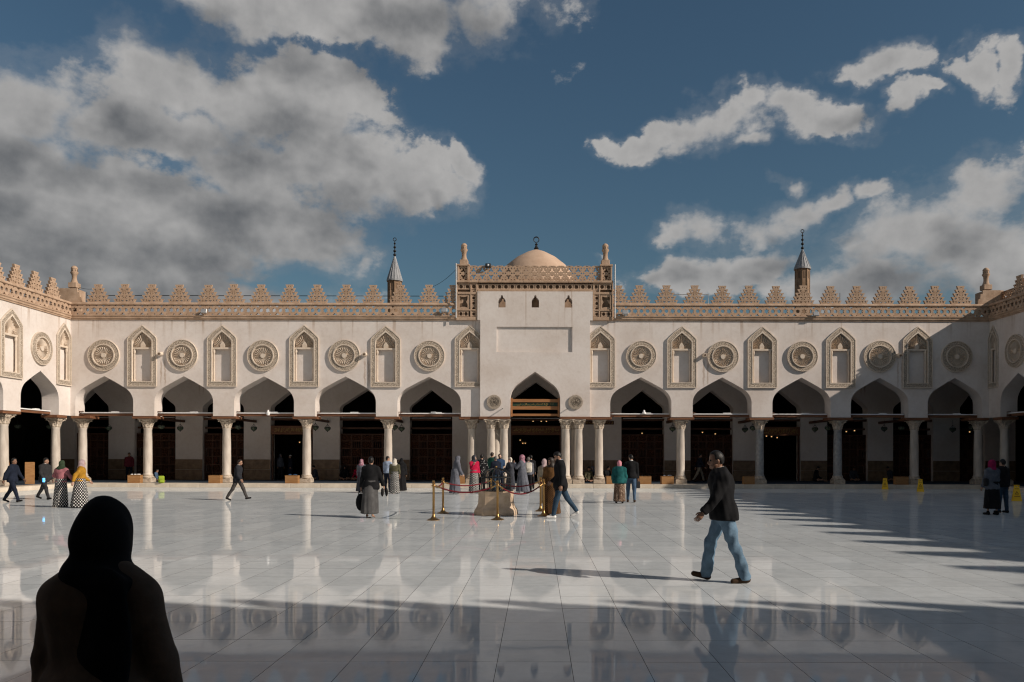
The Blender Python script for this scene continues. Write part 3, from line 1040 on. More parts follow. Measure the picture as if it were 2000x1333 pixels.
band(far, PX(1195), XR - 0.10, 'cornice_stone', CORNICE_PROFILE)
frieze(far, XL + 0.06, PX(892))
frieze(far, PX(1197), XR - 0.06)
band(far, XL + 0.10, PX(891), 'coping_stone', COPING_PROFILE, 2.4)
band(far, PX(1198), XR - 0.10, 'coping_stone', COPING_PROFILE, 2.4)
for mx in (191, 243, 296, 350, 406.5, 455.7, 509, 565, 618.5, 675.6, 727.7, 782, 837, 884,
           1207, 1248, 1301, 1356, 1410, 1462, 1515, 1567.6, 1621, 1673, 1724, 1776, 1825, 1876):
    m = link('merlon', MERLON, far, (PX(mx), 0.03, 9.33))
    m.rotation_euler = (random.uniform(-.02, .02), random.uniform(-.008, .008), random.uniform(-.02, .02))
    m.scale = (random.uniform(.97, 1.03), 1, random.uniform(.99, 1.03))
MB().tube([(XL + 0.5, 0.55, 9.80), (PX(880), 0.55, 9.80)], 0.018, 6).build('roof_rail', 'iron', far)
MB().tube([(PX(1290), 0.6, 9.92), (PX(1388), 0.6, 9.92), (PX(1388), 0.6, 9.3)], 0.02, 6).build('roof_rail', 'grey_metal', far)
for fx, h in ((158, 9.95), (1647, 10.0), (1850, 9.7)):
    MB().tube([(PX(fx), 0.5, 9.2), (PX(fx), 0.5, h)], 0.014, 5).build('roof_rod', 'iron', far)
# upper part of the corners
for cxn, sgn in ((XL, 1), (XR, -1)):
    MB().bbox(-0.5, 0.5, -0.4, 0.5, 9.0, 10.12, 0.02).build('corner_block', 'stone', far, loc=(cxn - sgn * 0.45, 0.75, 0))
    link('finial', FINIAL, far, (cxn - sgn * 0.02, 0.35, 10.12))
    MB().plate([(-0.6, 9.33), (0.55, 9.33), (0.5, 9.6), (0.42, 9.6), (0.4, 9.85), (0.3, 9.85), (0.28, 10.05), (-0.6, 10.05)], [], -0.05, 0.05).build('corner_merlon', 'stone', far, loc=(cxn + sgn * 0.05, 0.03, 0)).scale = (sgn, 1, 1)

# ------------------------------------------------------------------ central portal
por = thing('portal', 'tall white portal block with pointed arch, blank panel and three small windows', 'portal', (0, YF, 0))
px0, px1 = PX(938), PX(1151.5)
pcx = PX(1045)
zt_p = 9.90
YP = -0.2
out = [(px0, WZB)] + keel(pcx, PX(1093.7) - pcx, WZB, 4.42, 5.16, 0.95, 5.85, 12) + [(px1, WZB), (px1, 8.45), (PX(1156.5), 8.45), (PX(1156.5), zt_p), (PX(932.5), zt_p), (PX(932.5), 8.45), (px0, 8.45)]


def keyhole(cx, z0, z1, w):
    h = z1 - z0
    return [(cx - w, z0), (cx + w, z0), (cx + w, z0 + h * .55), (cx + w * .75, z0 + h * .7), (cx + w * .32, z0 + h * .8), (cx + w * .3, z0 + h * .93), (cx, z1),
            (cx - w * .3, z0 + h * .93), (cx - w * .32, z0 + h * .8), (cx - w * .75, z0 + h * .7), (cx - w, z0 + h * .55)]


keys = [keyhole(PX(kx), PZ(602.5), PZ(578), 0.185) for kx in (980, 1045, 1109.5)]
panel = [(PX(970), PZ(689)), (PX(1117), PZ(689)), (PX(1117), PZ(640)), (PX(970), PZ(640))]
w_ = MB().plate(out, keys + [panel], YP, YP + 0.085)
w_.plate(out, keys, YP + 0.086, 0.84)
w_.build('wall', 'plaster', por)
bk = MB().box(PX(1038), PX(1052), 0.35, 0.5, PZ(604), PZ(576)).build('window_shutter', 'stone', por)
for kx in (980, 1109.5):
    MB().box(PX(kx) - 0.3, PX(kx) + 0.3, 1.6, 1.7, 8.6, 9.9).build('stair_wall', 'stone', por)
for rx in (965, 1123.5):
    n = link('roundel', ROUNDEL[0], por, (PX(rx), YP, PZ(786.5)))
    n.scale = (0.47, 0.8, 0.47)
    rr = MB()
    for q in range(3):
        rr.plate(ring_loop(0.52 - 0.15 * q, 28), [ring_loop(0.46 - 0.15 * q, 28)], -0.07, 0.0)
    for q in range(14):
        a = q * 2.4
        rad = 0.07 + 0.026 * q
        rr.tube([(rad * math.cos(a), -0.05, rad * math.sin(a)), ((rad + .06) * math.cos(a + .5), -0.07, (rad + .06) * math.sin(a + .5)), ((rad + .02) * math.cos(a + 1.1), -0.05, (rad + .02) * math.sin(a + 1.1))], 0.022, 5)
    rr.plate(ring_loop(0.56, 30), [], -0.02, 0.01)
    rr.build('medallion', 'carved', n)
for cxp, yy in ((959, 0.10), (984, 0.10), (1105, 0.10), (1130, 0.10), (966, 1.0), (1125, 1.0)):
    column(por, PX(cxp), yy)
for xa, xb in ((936, 996), (1094, 1153)):
    MB().bbox(PX(xa), PX(xb), -0.24, 0.86, 3.45, 3.575, 0.008).build('impost_beam', 'wood_beam', por)
for sgn, xa in ((1, 982), (-1, 1108)):
    MB().tube([(PX(xa), YP - 0.02, PZ(799)), (PX(xa) + sgn * 0.0, YP - 0.35, PZ(800))], 0.02, 6).build('flag_bracket', 'iron', por)
# timber frame and inscription board inside the arch
xa, xb = PX(997), PX(1093)
for z0, z1 in ((PZ(786), PZ(780)), (PZ(800.5), PZ(794)), (PZ(813), PZ(808.5))):
    MB().bbox(xa + 0.1, xb - 0.1, 0.0, 0.14, z0, z1, 0.006).build('frame_rail', 'wood_bright', por)
for x in (xa, xb - 0.1):
    MB().bbox(x + 0.002, x + 0.098, -0.02, 0.15, WZB, PZ(778), 0.006).build('frame_post', 'wood_bright', por)
gp = MB().box(xa + 0.12, xb - 0.12, 0.06, 0.10, PZ(793.8), PZ(786.2)).build('inscription_board', 'green_panel', por)
rail_me = None
# tan stone frame around the portal head
fz = [(PX(891), 8.45), (PX(1196.5), 8.45), (PX(1196.5), 10.45), (PX(891), 10.45)]
cut = [(PX(933), 8.40), (PX(933), 9.91), (PX(1156.3), 9.91), (PX(1156.3), 8.40)]
YB = -0.16


def box_part(name, x0, x1, y0, y1, z0, z1, mat='stone', parent=por, b=0.012):
    return MB().bbox(x0, x1, y0, y1, z0, z1, b).build(name, mat, parent)


for sa, sb in ((891, 932.2), (1157, 1196.5)):
    box_part('frame_backing', PX(sa) + 0.02, PX(sb) - 0.02, -0.02, 0.5, 8.5, 10.28, 'recess_shade')  # shade of the recesses put into the colour of this backing
    for (za, zb) in ((8.45, 8.62), (8.93, 9.00), (9.76, 9.88), (10.30, 10.34)):
        box_part('frame_band', PX(sa), PX(sb), YB, 0.1, za, zb)
    ia, ib = (sa, sb) if sa < 1000 else (1157, 1196.5)
    for xv in ((891, 893.5), (918, 920.5), (929, 932.2)) if sa < 1000 else ((1157, 1160), (1168.5, 1171), (1194, 1196.5)):
        box_part('frame_upright', PX(xv[0]), PX(xv[1]), YB + 0.008, 0.1, 8.625, 10.29)
    pa, pb = (894.5, 917) if sa < 1000 else (1172, 1193)
    pl = MB().plate([(PX(pa), 9.01), (PX(pb), 9.01), (PX(pb), 9.75), (PX(pa), 9.75)],
                    [[(PX(pa) + .08 + dx, 9.09 + dz) for dx, dz in ((0, 0), (.13, .04), (.26, .04), (.4, 0), (.4, .16), (.33, .29), (.4, .42), (.4, .58), (.26, .54), (.13, .54), (0, .58), (0, .42), (.07, .29), (0, .16))]], -0.12, -0.06)
    pl.build('carved_panel', 'stone', por)
    for zc in (9.0, 9.15, 9.42, 9.69):
        pass
# star-pierced tiles: along the top band and down both sides
sq = star(0, 0, 0.118, 0.083, 8, math.pi / 8)
STAR_TILE = MB().plate([(-0.157, -0.14), (0.157, -0.14), (0.157, 0.14), (-0.157, 0.14)],
                       [sq, [(-0.152, -0.1), (-0.132, -0.06), (-0.132, 0.06), (-0.152, 0.1)], [(0.152, 0.1), (0.132, 0.06), (0.132, -0.06), (0.152, -0.1)]], -0.12, -0.05).mesh('star_tile', 'stone')
box_part('frame_backing', PX(893), PX(1195), -0.015, 0.45, 9.915, 10.29, 'recess_shade')  # dark sheet for the shade behind the star holes
n = 24
for k in range(n):
    x = PX(894) + (k + 0.5) * (PX(1193.5) - PX(894)) / n
    link('star_tile', STAR_TILE, por, (x, 0, 10.15)).scale = (1.03, 1, 1)
box_part('frame_band', PX(933), PX(1156.5), YB, 0.1, 9.905, 10.005)
for sx in (924.8, 1164.5):
    for k in range(5):
        o = link('star_tile', STAR_TILE, por, (PX(sx), 0, 8.77 + 0.27 * k))
        o.rotation_euler = (0, R(90), 0)
        o.scale = (0.85, 1, 0.75)
for sx in (900, 910, 1178, 1188):
    o = link('star_tile', STAR_TILE, por, (PX(sx), 0, 8.775))
    o.scale = (0.85, 1, 0.95)
nl = 7
for k in range(nl):
    w = (PX(1196.5) - PX(890.5)) / nl
    box_part('ledge_stone', PX(890.5) + k * w + 0.003, PX(890.5) + (k + 1) * w - 0.003, -0.22, 0.4, 10.345, 10.455)
# pierced balustrade


def yhole(cx, cz, s, flip):
    pts = []
    for i in range(3):
        a = math.pi / 2 + (math.pi if flip else 0) + i * 2 * math.pi / 3
        d, p = Vector((math.cos(a), math.sin(a))), Vector((-math.sin(a), math.cos(a)))
        for q in (d * 0.13 - p * 0.036, d * 0.13 + p * 0.036):
            pts.append((cx + q.x * s, cz + q.y * s))
        b = a + math.pi / 3
        pts.append((cx + 0.05 * s * math.cos(b), cz + 0.05 * s * math.sin(b)))
    return pts


bw, bh = 0.44, 0.78
BAL = MB().plate([(-bw / 2, 0), (bw / 2, 0), (bw / 2, bh * .93), (bw * .3, bh), (-bw * .3, bh), (-bw / 2, bh * .93)],
                 [yhole(0, 0.225, 0.95, True), yhole(0, 0.545, 0.95, False), ngon(-0.16, bh / 2, 0.042, 6), ngon(0.16, bh / 2, 0.042, 6),
                  [(-.2, .03), (-.08, .03), (-.14, .1)], [(.08, .03), (.2, .03), (.14, .1)], ngon(-.15, .64, .05, 6, 0, .6), ngon(.15, .64, .05, 6, 0, .6),
                  ngon(-.165, .2, .026, 6), ngon(.165, .2, .026, 6), [(-.08, .755), (0, .715), (.08, .755)]], -0.05, 0.05).mesh('balustrade_panel', 'stone')
n = 15
x0b, x1b = PX(916), PX(1171)
for k in range(n):
    o = link('balustrade_panel', BAL, por, (x0b + (k + .5) * (x1b - x0b) / n, 0.0, 10.455))
    o.scale = ((x1b - x0b) / n / bw, 1, 1)
for xa_, xb_, fx in ((892.5, 916, 905), (1171.5, 1194.5, 1182)):
    pc = (PX(xa_) + PX(xb_)) / 2
    for q in (PX(xa_) + 0.05, PX(xb_) - 0.05):
        box_part('post_stile', q - 0.045, q + 0.045, -0.14, 0.2, 10.46, 11.2)
    box_part('post_core', PX(xa_) + 0.1, PX(xb_) - 0.1, 0.06, 0.5, 10.46, 11.2, 'recess_shade')  # dark core for the shade behind the pierced panel
    o = link('balustrade_panel', BAL, por, (pc, -0.02, 10.457))
    o.scale = (0.95, 1, 0.95)
    box_part('post_cap', PX(xa_) - 0.03, PX(xb_) + 0.03, -0.17, 0.52, 11.203, 11.29)
    o = link('finial', FINIAL, por, (PX(fx), 0.17, 11.29))
    o.scale = (0.98, 0.98, 0.98)
for sx, z1 in ((891, 11.3), (1199.5, 11.25)):
    MB().tube([(PX(sx), -0.25, 8.55), (PX(sx), -0.25, z1)], 0.03, 8).build('downpipe', 'grey_metal', por)

# ------------------------------------------------------------------ dome behind the portal
dome = thing('dome', 'pale plastered keel dome rising behind the portal balustrade', 'dome', (-0.1, 46.0, 8.3))
MB().lathe([(2.32, 2.3), (2.33, 2.6), (2.30, 3.1), (2.10, 3.72), (1.72, 4.24), (1.15, 4.70), (0.55, 5.03), (0.12, 5.19), (0.0, 5.2)], 48).build('dome_shell', 'dome_plaster', dome, 60)
dr = MB()
for i in range(12):
    a = 2 * math.pi * (i + .5) / 12
    dr.box(-0.44, 0.44, -2.4, -2.1, 0.9, 2.05, Matrix.Rotation(a, 4, 'Z') @ Matrix.Rotation(0, 4, 'X')) if i % 2 else None
dr.lathe([(2.36, 0), (2.36, 0.9), (2.2, 0.9), (2.2, 2.05), (2.40, 2.06), (2.44, 2.2), (2.36, 2.3)], 36)
dr.build('drum', 'stone', dome, 40)
fi = MB().lathe([(0.10, 5.18), (0.14, 5.28), (0.08, 5.36), (0.05, 5.45), (0.09, 5.50), (0.04, 5.56), (0.03, 5.62)], 12)
fi.tube([(0.155 * math.sin(2 * math.pi * i / 22 + 0.25), 0, 5.78 - 0.155 * math.cos(2 * math.pi * i / 22 + 0.25)) for i in range(22)], [0.038 - 0.02 * abs(i - 10) / 11 for i in range(22)], 6)
fi.build('crescent_finial', 'iron', dome, 40)

# ------------------------------------------------------------------ two slim minarets beyond


def minaret(xp, cone_y, tip_y, top_y, rpx, label, a0):
    Yd = 62.0
    s = 1556 / Yd
    t = thing('minaret', label, 'minaret', ((xp - 1050) / s, Yd, 0), group='slim minarets beyond the arcade')
    zc, zt, zf, r = (EYE + (890 - v) / s for v in (cone_y, tip_y, top_y, 0)), 0, 0, rpx / s
    zc = EYE + (890 - cone_y) / s
    zt = EYE + (890 - tip_y) / s
    zf = EYE + (890 - top_y) / s
    MB().lathe([(r * .98, 0), (r * .95, zc - 0.12)], 8, a0=a0).build('shaft', 'minaret_stone', t)
    w = MB()
    for i in range(8):
        a = a0 + 2 * math.pi * (i + .5) / 8
        M = Matrix.Rotation(a, 4, 'Z')
        w.box(r * .84, r * .90, -0.07, 0.07, zc - 0.85, zc - 0.3, M)
    w.build('window_slit', 'recess_shade', t)  # dark plates coloured as the shade in the slits
    q = MB()
    for i in range(8):
        a = a0 + 2 * math.pi * i / 8
        M = Matrix.Rotation(a, 4, 'Z')
        q.box(r * .90, r * .99, -0.05, 0.05, 0.5, zc - 0.13, M)
    q.build('corner_rib', 'minaret_stone', t)
    MB().lathe([(r * 1.12, zc - 0.12), (r * 1.12, zc), (r * 1.06, zc + 0.03), (0.05, zt), (0.03, zt + 0.05)], 16, a0=a0).build('cone_roof', 'lead', t)
    sm = MB()
    for i in range(16):
        a = a0 + 2 * math.pi * i / 16
        sm.tube([(r * 1.06 * math.cos(a), r * 1.06 * math.sin(a), zc + .03), (0.05 * math.cos(a), 0.05 * math.sin(a), zt)], 0.022, 4)
    sm.build('lead_seam', 'lead', t)
    f = MB().tube([(0, 0, zt), (0, 0, zf - 0.25)], 0.035, 6)
    hh = zf - 0.3 - zt
    for i, br in enumerate((0.125, 0.12, 0.11, 0.085)):
        f.ball((0, 0, zt + 0.13 + i * hh / 4.0), br, 10, 6, (1, 1, .85))
    f.tube([(0.12 * math.sin(2 * math.pi * i / 18), 0, zf - 0.14 - 0.12 * math.cos(2 * math.pi * i / 18)) for i in range(19)], 0.028, 6)
    f.build('finial', 'iron', t, 50)
    return t


minaret(770, 548, 502, 465, 14.0, 'lower minaret with grey cone left of the dome, half hidden by merlons', 0.2)
minaret(1566.5, 523, 487, 447, 14.5, 'taller minaret with grey cone and bead finial on the right', 0.39)

# ------------------------------------------------------------------ side arcades and the one behind the camera
left = thing('arcade', 'sunlit side arcade receding along the left edge of the courtyard', 'arcade', (XL, 0, 0), R(90))
arches = [(36.5 - 4.1 * k, 39.42 - 4.1 * k) for k in range(8)]
arcade_wall(left, 2.75, YF - 0.002, list(reversed(arches)), [(35.8, 1), (39.78, 0.8)])
niche(left, 35.8)
niche(left, 39.78, 0.8)
roundel(left, 38.0)
for k, (l, r) in enumerate(arches):
    if k < 2:
        tie_beam(left, l, r)
for k in range(3):
    cy = 35.95 - 4.1 * k
    column(left, cy, 0.42)
    link('impost_beam', ABACUS, left, (cy, 0.42, PLZ))
column(left, YF - 0.55, 0.42)
MB().bbox(-0.45, 0.33, 0.01, 0.84, 3.44, 3.572, 0.008).build('impost_beam', 'wood_beam', left, loc=(YF - 0.62, 0, 0))
band(left, 2.8, YF + 0.13, 'cornice_stone', CORNICE_PROFILE)
frieze(left, 25.0, YF + 0.04)
band(left, 2.8, YF + 0.09, 'coping_stone', COPING_PROFILE, 2.4)
for xi in (4.5, 49.5, 94.5):
    pass
for k in range(20):
    cyy = 23.7 * 1556 / (1050 - 94) - 1.36 * k + 0.35
    if cyy > 5:
        link('merlon', MERLON, left, (cyy, 0.03, 9.33))

right = thing('arcade', 'shaded side arcade along the right edge of the courtyard', 'arcade', (XR, YF, 0), R(-90))
archesr = [(0.98 + 4.1 * k, 3.9 + 4.1 * k) for k in range(8)]
arcade_wall(right, 0.002, 37.6, archesr, [(0.42, 0.7), (4.55, 1)])
niche(right, 0.40, 0.55)
niche(right, 4.55)
roundel(right, 2.3)
for k, (l, r) in enumerate(archesr):
    if k < 1:
        tie_beam(right, l, r)
column(right, 0.62, 0.42)
column(right, 4.45, 0.42)
for x in (0.62, 4.45):
    MB().bbox(-0.3 if x < 1 else -.6, 0.5, 0.01, 0.84, 3.44, 3.572, 0.008).build('impost_beam', 'wood_beam', right, loc=(x, 0, 0))
band(right, -0.13, 37.6, 'cornice_stone', CORNICE_PROFILE)
frieze(right, -0.04, 38.1)
band(right, -0.09, 38.3, 'coping_stone', COPING_PROFILE, 2.4)
for k in range(21):
    cxx = 2.5 + 1.75 * k
    if cxx < 38:
        o = link('merlon', MERLON, right, (cxx, 0.03, 9.33))
        o.scale = (1.1, 1, 1)
for k in range(14):
    link('balustrade_panel', BAL, right, (-2.0 + 0.62 * k, 0.9, 9.24)).scale = (1.4, 1, 1.0)
MB().bbox(-2.3, 6.7, 0.85, 0.95, 9.985, 10.05, 0.01).build('balustrade_rail', 'stone', right)
pf = MB().bbox(-0.13, 0.13, -0.13, 0.13, 9.2, 10.1, 0.02)
pf.lathe([(0.12, 10.1), (0.08, 10.16), (0.15, 10.3), (0.12, 10.4), (0.05, 10.44), (0.02, 10.56)], 10)
pf.build('balustrade_finial', 'stone', right, 40, (2.1, 0.9, 0))

MB().box(9.0, 38.0, 0.5, 0.62, 8.6, 9.3).build('frieze_backing', 'stone', right)  # unseen backing put behind the frieze to stop sun through its holes
MB().box(-0.3, 5.0, 0.5, 0.62, 8.6, 9.3).build('frieze_backing', 'stone', right)
back = thing('arcade', 'arcade on the photographer\'s side whose cresting shades the foreground floor', 'arcade', (0, YN, 0), R(180))
archesb = [(-1.62 + 4.15 * k, 1.62 + 4.15 * k) for k in range(-5, 6)]
arcade_wall(back, -XR + 0.9, -XL - 0.9, archesb, [])
for k in range(-6, 6):
    column(back, 2.075 + 4.15 * k, 0.42)
band(back, -XR, -XL, 'cornice_stone', CORNICE_PROFILE, 6)
MB().box(-XR, -XL, -0.05, 0.05, 8.70, 9.2).build('frieze_panel', 'stone', back)
band(back, -XR, -XL, 'coping_stone', COPING_PROFILE, 6)
for k in range(32):
    link('merlon', MERLON, back, (-XR + 0.9 + 1.42 * k, 0.03, 9.33))

# roofs over the arcades and the hall
rf = MB().box(-32, 32, YF + 0.86, 46.5, 8.35, 8.6).box(-32, 32, 46.51, 60, 8.0, 8.3)
rf.box(-32, XL - 0.86, -5, YF + 0.85, 8.35, 8.6).box(XR + 0.86, 32, -5, YF + 0.85, 8.35, 8.6).box(XL - 0.85, XR + 0.85, -5, YN - 0.86, 8.35, 8.6)
tag(rf.build('arcade_roof', 'ceiling_wood'), kind='structure')
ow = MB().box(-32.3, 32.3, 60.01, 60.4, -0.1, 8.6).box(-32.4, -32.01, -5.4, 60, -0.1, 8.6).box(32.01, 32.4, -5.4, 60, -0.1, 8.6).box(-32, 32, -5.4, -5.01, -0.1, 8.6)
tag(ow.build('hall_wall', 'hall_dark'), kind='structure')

# ------------------------------------------------------------------ inner wall of the far arcade, with wooden screens
YI, SI = 45.0, 34.6


def IX(x):
    return (x - 1050) / SI


def IZ(y):
    return EYE + (890 - y) / SI


inner = thing('inner_wall', 'shaded white inner wall of arched openings behind the far columns', 'wall', (0, YI, 0))
opens = [(145, 211), (262, 342), (395, 475.6), (527.7, 610.6), (663, 766), (800, 883), (996, 1097), (1213.7, 1297.6), (1349, 1432), (1485, 1564), (1616, 1695), (1745, 1823), (1875, 1925)]
doors = (3, 6, 9)
pts = [(-27, PLZ - 0.1)]
for l, r in opens:
    L_, R_ = IX(l), IX(r)
    hw, c = (R_ - L_) / 2, (L_ + R_) / 2
    pts += keel(c, hw, PLZ - 0.1, 4.2, 4.55, hw * 0.8, 5.32) if (l, r) != opens[6] else keel(c, hw * 0.97, PLZ - 0.1, 4.45, 5.0, hw * 0.74, 5.78)
pts += [(27, PLZ - 0.1), (27, 8.34), (-27, 8.34)]
MB().plate(pts, [], 0, 0.7).build('wall', 'plaster', inner)
edges = [-27] + [v for o_ in opens for v in (IX(o_[0]), IX(o_[1]))] + [27]
for k in range(0, len(edges), 2):
    a, b = edges[k], edges[k + 1]
    if b - a < 4 and not (opens[5][1] - 1050) / SI - .01 < a < 0.1:
        nn = max(1, round((b - a) / 0.75))
        for q in range(nn):
            w = (b - a) / nn
            for zz0, zz1 in ((PLZ, 0.78), (0.785, 1.36)):
                MB().bbox(a + q * w + 0.003, a + (q + 1) * w - 0.003, -0.035, -0.002, zz0 + .01, zz1, 0.004).build('wainscot_slab', 'wainscot', inner)
# blind niches beside the portal
for xx in (941, 1150):
    c = IX(xx)
    o_ = keel(c, 0.78, PLZ, 2.3, 2.62, 0.6, 3.15)
    i_ = keel(c, 0.60, PLZ + .001, 2.25, 2.52, 0.47, 2.95)
    MB().plate(o_ + list(reversed(i_)), [], -0.07, -0.003).build('blind_arch', 'plaster', inner)
# tie beams across the openings
for k, (l, r) in enumerate(opens):
    b = MB().bbox(IX(l) + .004, IX(r) - .004, 0.1, 0.22, 3.58, 3.70, .006).build('tie_beam', 'wood_dark', inner)
    MB().box(IX(l) + .1, IX(r) - .1, 0.06, 0.16, 3.704, 3.74).build('light_strip', 'grey_metal', b)
    MB().box(IX(l) + .02, IX(r) - .02, 0.3, 0.4, 3.1, 3.2).build('tie_beam', 'wood_dark', inner)


def screen(l, r):
    x0, x1 = IX(l) + 0.01, IX(r) - 0.01
    w = x1 - x0
    fr = MB()
    zs = [PLZ + .01, 0.62, 1.06, 1.52, 2.0, 2.42, 2.80]
    for z in zs:
        fr.box(x0, x1, 0.22, 0.30, z - .03 if z > .3 else z, z + .03)
    nx = 5
    for i in range(nx + 1):
        x = x0 + w * i / nx
        fr.box(max(x0, x - .03), min(x1, x + .03), 0.215, 0.305, PLZ + .01, 2.83)
    s = fr.build('screen', 'wood_dark', inner)
    lat = MB()
    for zi in range(len(zs) - 1):
        for i in range(nx):
            a, b = x0 + w * i / nx + .03, x0 + w * (i + 1) / nx - .03
            z0, z1 = zs[zi] + .03, zs[zi + 1] - .03
            if zi == len(zs) - 2 or (zi + i) % 2 == 0:
                MB().bbox(a, b, 0.25, 0.28, z0, z1, 0.012).build('screen_panel', 'wood_carved', s)
            else:
                nb = 5
                for q in range(nb):
                    xx = a + (q + .5) * (b - a) / nb
                    lat.tube([(xx, 0.26, z0), (xx, 0.26, z0 + (z1 - z0) * .5), (xx, 0.26, z1)], [.016, .026, .016], 5)
    lat.build('turned_bars', 'wood_dark', s)


for k, (l, r) in enumerate(opens):
    if k not in doors:
        screen(l, r)


def squiggle(mb, x0, x1, zc, h, y, rad, seed, n=26):
    """strokes of a flowing gilt inscription"""
    rnd = random.Random(seed)
    x = x0
    while x < x1:
        w = rnd.uniform(0.05, 0.12)
        t = rnd.random()
        if t < .35:
            pts_ = [(x, y, zc + h * .45), (x + .01, y, zc), (x - .01, y, zc - h * .35)]
        elif t < .75:
            pts_ = [(x + w * (q / 6), y, zc - h * .25 - h * .22 * math.sin(math.pi * q / 6)) for q in range(7)]
        else:
            pts_ = [(x + w * .4 + w * .35 * math.cos(q), y, zc + h * .1 * math.sin(q)) for q in np.linspace(0, 5.4, 8)]
        mb.tube(pts_, rad, 5)
        if rnd.random() < .4:
            mb.ball((x + w * .5, y, zc + rnd.uniform(.2, .4) * h), rad * 1.4, 6, 4)
        x += w * 0.8
    return mb


for k in doors:
    l, r = opens[k]
    x0, x1 = IX(l), IX(r)
    z0, z1 = (IZ(850), IZ(833)) if k != 6 else (IZ(850), IZ(832))
    b = MB().bbox(x0 + .01, x1 - .01, 0.05, 0.16, z0, z1, 0.01).build('inscription_board', 'wood_beam', inner)
    sq_ = MB()
    squiggle(sq_, x0 + .2, x1 - .2, (z0 + z1) / 2, 0.26, 0.042, 0.013, k)
    squiggle(sq_, x0 + .22, x1 - .22, (z0 + z1) / 2 + .07, 0.18, 0.042, 0.010, k + 50)
    tag(sq_.build('gilt_lettering', 'gilt', b), kind='stuff')
    for xx in (x0 + .05, x1 - .12):
        MB().bbox(xx, xx + .08, 0.06, 0.2, PLZ + .01, z0, 0.01).build('door_post', 'wood_dark', inner)
bl = MB().bbox(IX(1143), IX(1199), -0.05, -0.005, IZ(829.5), IZ(822), .006).build('name_board', 'wood_dark', inner)
tag(squiggle(MB(), IX(1145), IX(1197), IZ(825.8), 0.15, -0.056, 0.01, 99).build('gilt_lettering', 'gilt', bl), kind='stuff')
# green board in the portal also carries script
tag(squiggle(MB(), xa + 0.3, xb - 0.3, PZ(790), 0.12, 0.054, 0.008, 11).build('gilt_lettering', 'gilt', gp), kind='stuff')

# ------------------------------------------------------------------ people: bodies and clothes grown from distance fields


def cloth_mat(name, c, var=0.25, rough=0.9, pattern=None, c2=None, scale=1.0):
    m, N, b = new_mat(name)
    tc = N.nt.nodes.new('ShaderNodeTexCoord').outputs['Object']
    f = N.noise(tc, 7.0, 5, 0.6)
    lo, hi = tuple(v * (1 - var) for v in c), tuple(min(1, v * (1 + var)) for v in c)
    col = N.mix(N.lin(f, 0.35, 0.65), (*lo, 1), (*hi, 1))
    if pattern == 'dots':
        x, y, z = N.xyz(tc)
        u = N.m('MULTIPLY', N.m('ARCTAN2', x, N.m('MULTIPLY', y, -1.0)), 0.27 / scale)
        v = N.m('DIVIDE', z, scale)
        best = None
        for o in (0.0, 0.5):
            du = N.m('SUBTRACT', N.m('FRACT', N.m('ADD', u, o + 20)), 0.5)
            dv = N.m('SUBTRACT', N.m('FRACT', N.m('ADD', v, o + 20)), 0.5)
            dd = N.m('SQRT', N.m('ADD', N.m('MULTIPLY', du, du), N.m('MULTIPLY', dv, dv)))
            best = dd if best is None else N.m('MINIMUM', best, dd)
        col = N.mix(N.sstep(best, 0.17, 0.24, 1.0, 0.0), col, (*c2, 1))
    elif pattern == 'specks':
        v = N.nt.nodes.new('ShaderNodeTexVoronoi')
        v.inputs['Scale'].default_value = 14 / scale
        N.L.new(tc, v.inputs['Vector'])
        col = N.mix(N.sstep(v.outputs['Distance'], 0.22, 0.32, 1.0, 0.0), col, (*c2, 1))
    elif pattern == 'print':
        g = N.noise(tc, 12 / scale, 4, 0.7, 1.5)
        col = N.mix(N.sstep(g, 0.50, 0.62), col, (*c2, 1))
    elif pattern == 'plaid':
        x, y, z = N.xyz(tc)
        a = N.m('SINE', N.m('MULTIPLY', N.m('ADD', x, y), 110 / scale))
        c_ = N.m('SINE', N.m('MULTIPLY', z, 110 / scale))
        col = N.mix(N.sstep(N.m('MULTIPLY', a, c_), 0.1, 0.5), col, (*c2, 1))
    N.L.new(col, b.inputs['Base Color'])
    b.inputs['Roughness'].default_value = rough
    b.inputs['Specular IOR Level'].default_value = 0.15
    bn = N.nt.nodes.new('ShaderNodeBump')
    bn.inputs['Strength'].default_value = 0.4
    bn.inputs['Distance'].default_value = 0.004
    N.L.new(N.noise(tc, 45.0, 4, 0.6), bn.inputs['Height'])
    N.L.new(bn.outputs[0], b.inputs['Normal'])


for nm, c in dict(black=(.010, .010, .011), charcoal=(.028, .027, .028), navy=(.012, .016, .028), suit=(.020, .021, .025), trouser_grey=(.055, .05, .047),
                  jeans=(.12, .19, .26), jeans_dark=(.030, .055, .085), white=(.62, .60, .57), skyshirt=(.30, .36, .47), olive=(.085, .078, .045), mustard=(.36, .18, .02),
                  dusty_pink=(.34, .13, .145), blush=(.42, .31, .31), forest=(.035, .055, .03), red=(.42, .012, .05), slate=(.11, .115, .135), slate_dark=(.048, .05, .06),
                  teal=(.012, .085, .085), pink=(.58, .24, .28), beige=(.46, .40, .30), khaki=(.26, .22, .165), coral=(.50, .10, .085), magenta=(.22, .012, .06), denim_grey=(.09, .10, .12),
                  greywrap=(.075, .073, .072), brown_coat=(.14, .098, .07), shoe_black=(.012, .011, .011), shoe_brown=(.05, .03, .018), blue=(.03, .06, .12), green=(.015, .075, .055),
                  maroon=(.12, .02, .03), cream=(.58, .53, .45), lime=(.24, .32, .03), ochre=(.15, .075, .028), denim=(.06, .10, .16)).items():
    cloth_mat(nm, c)
cloth_mat('polka', (.010, .010, .011), pattern='dots', c2=(.66, .64, .60), scale=0.095)
cloth_mat('spotted', (.012, .012, .013), pattern='specks', c2=(.40, .39, .37), scale=1.0)
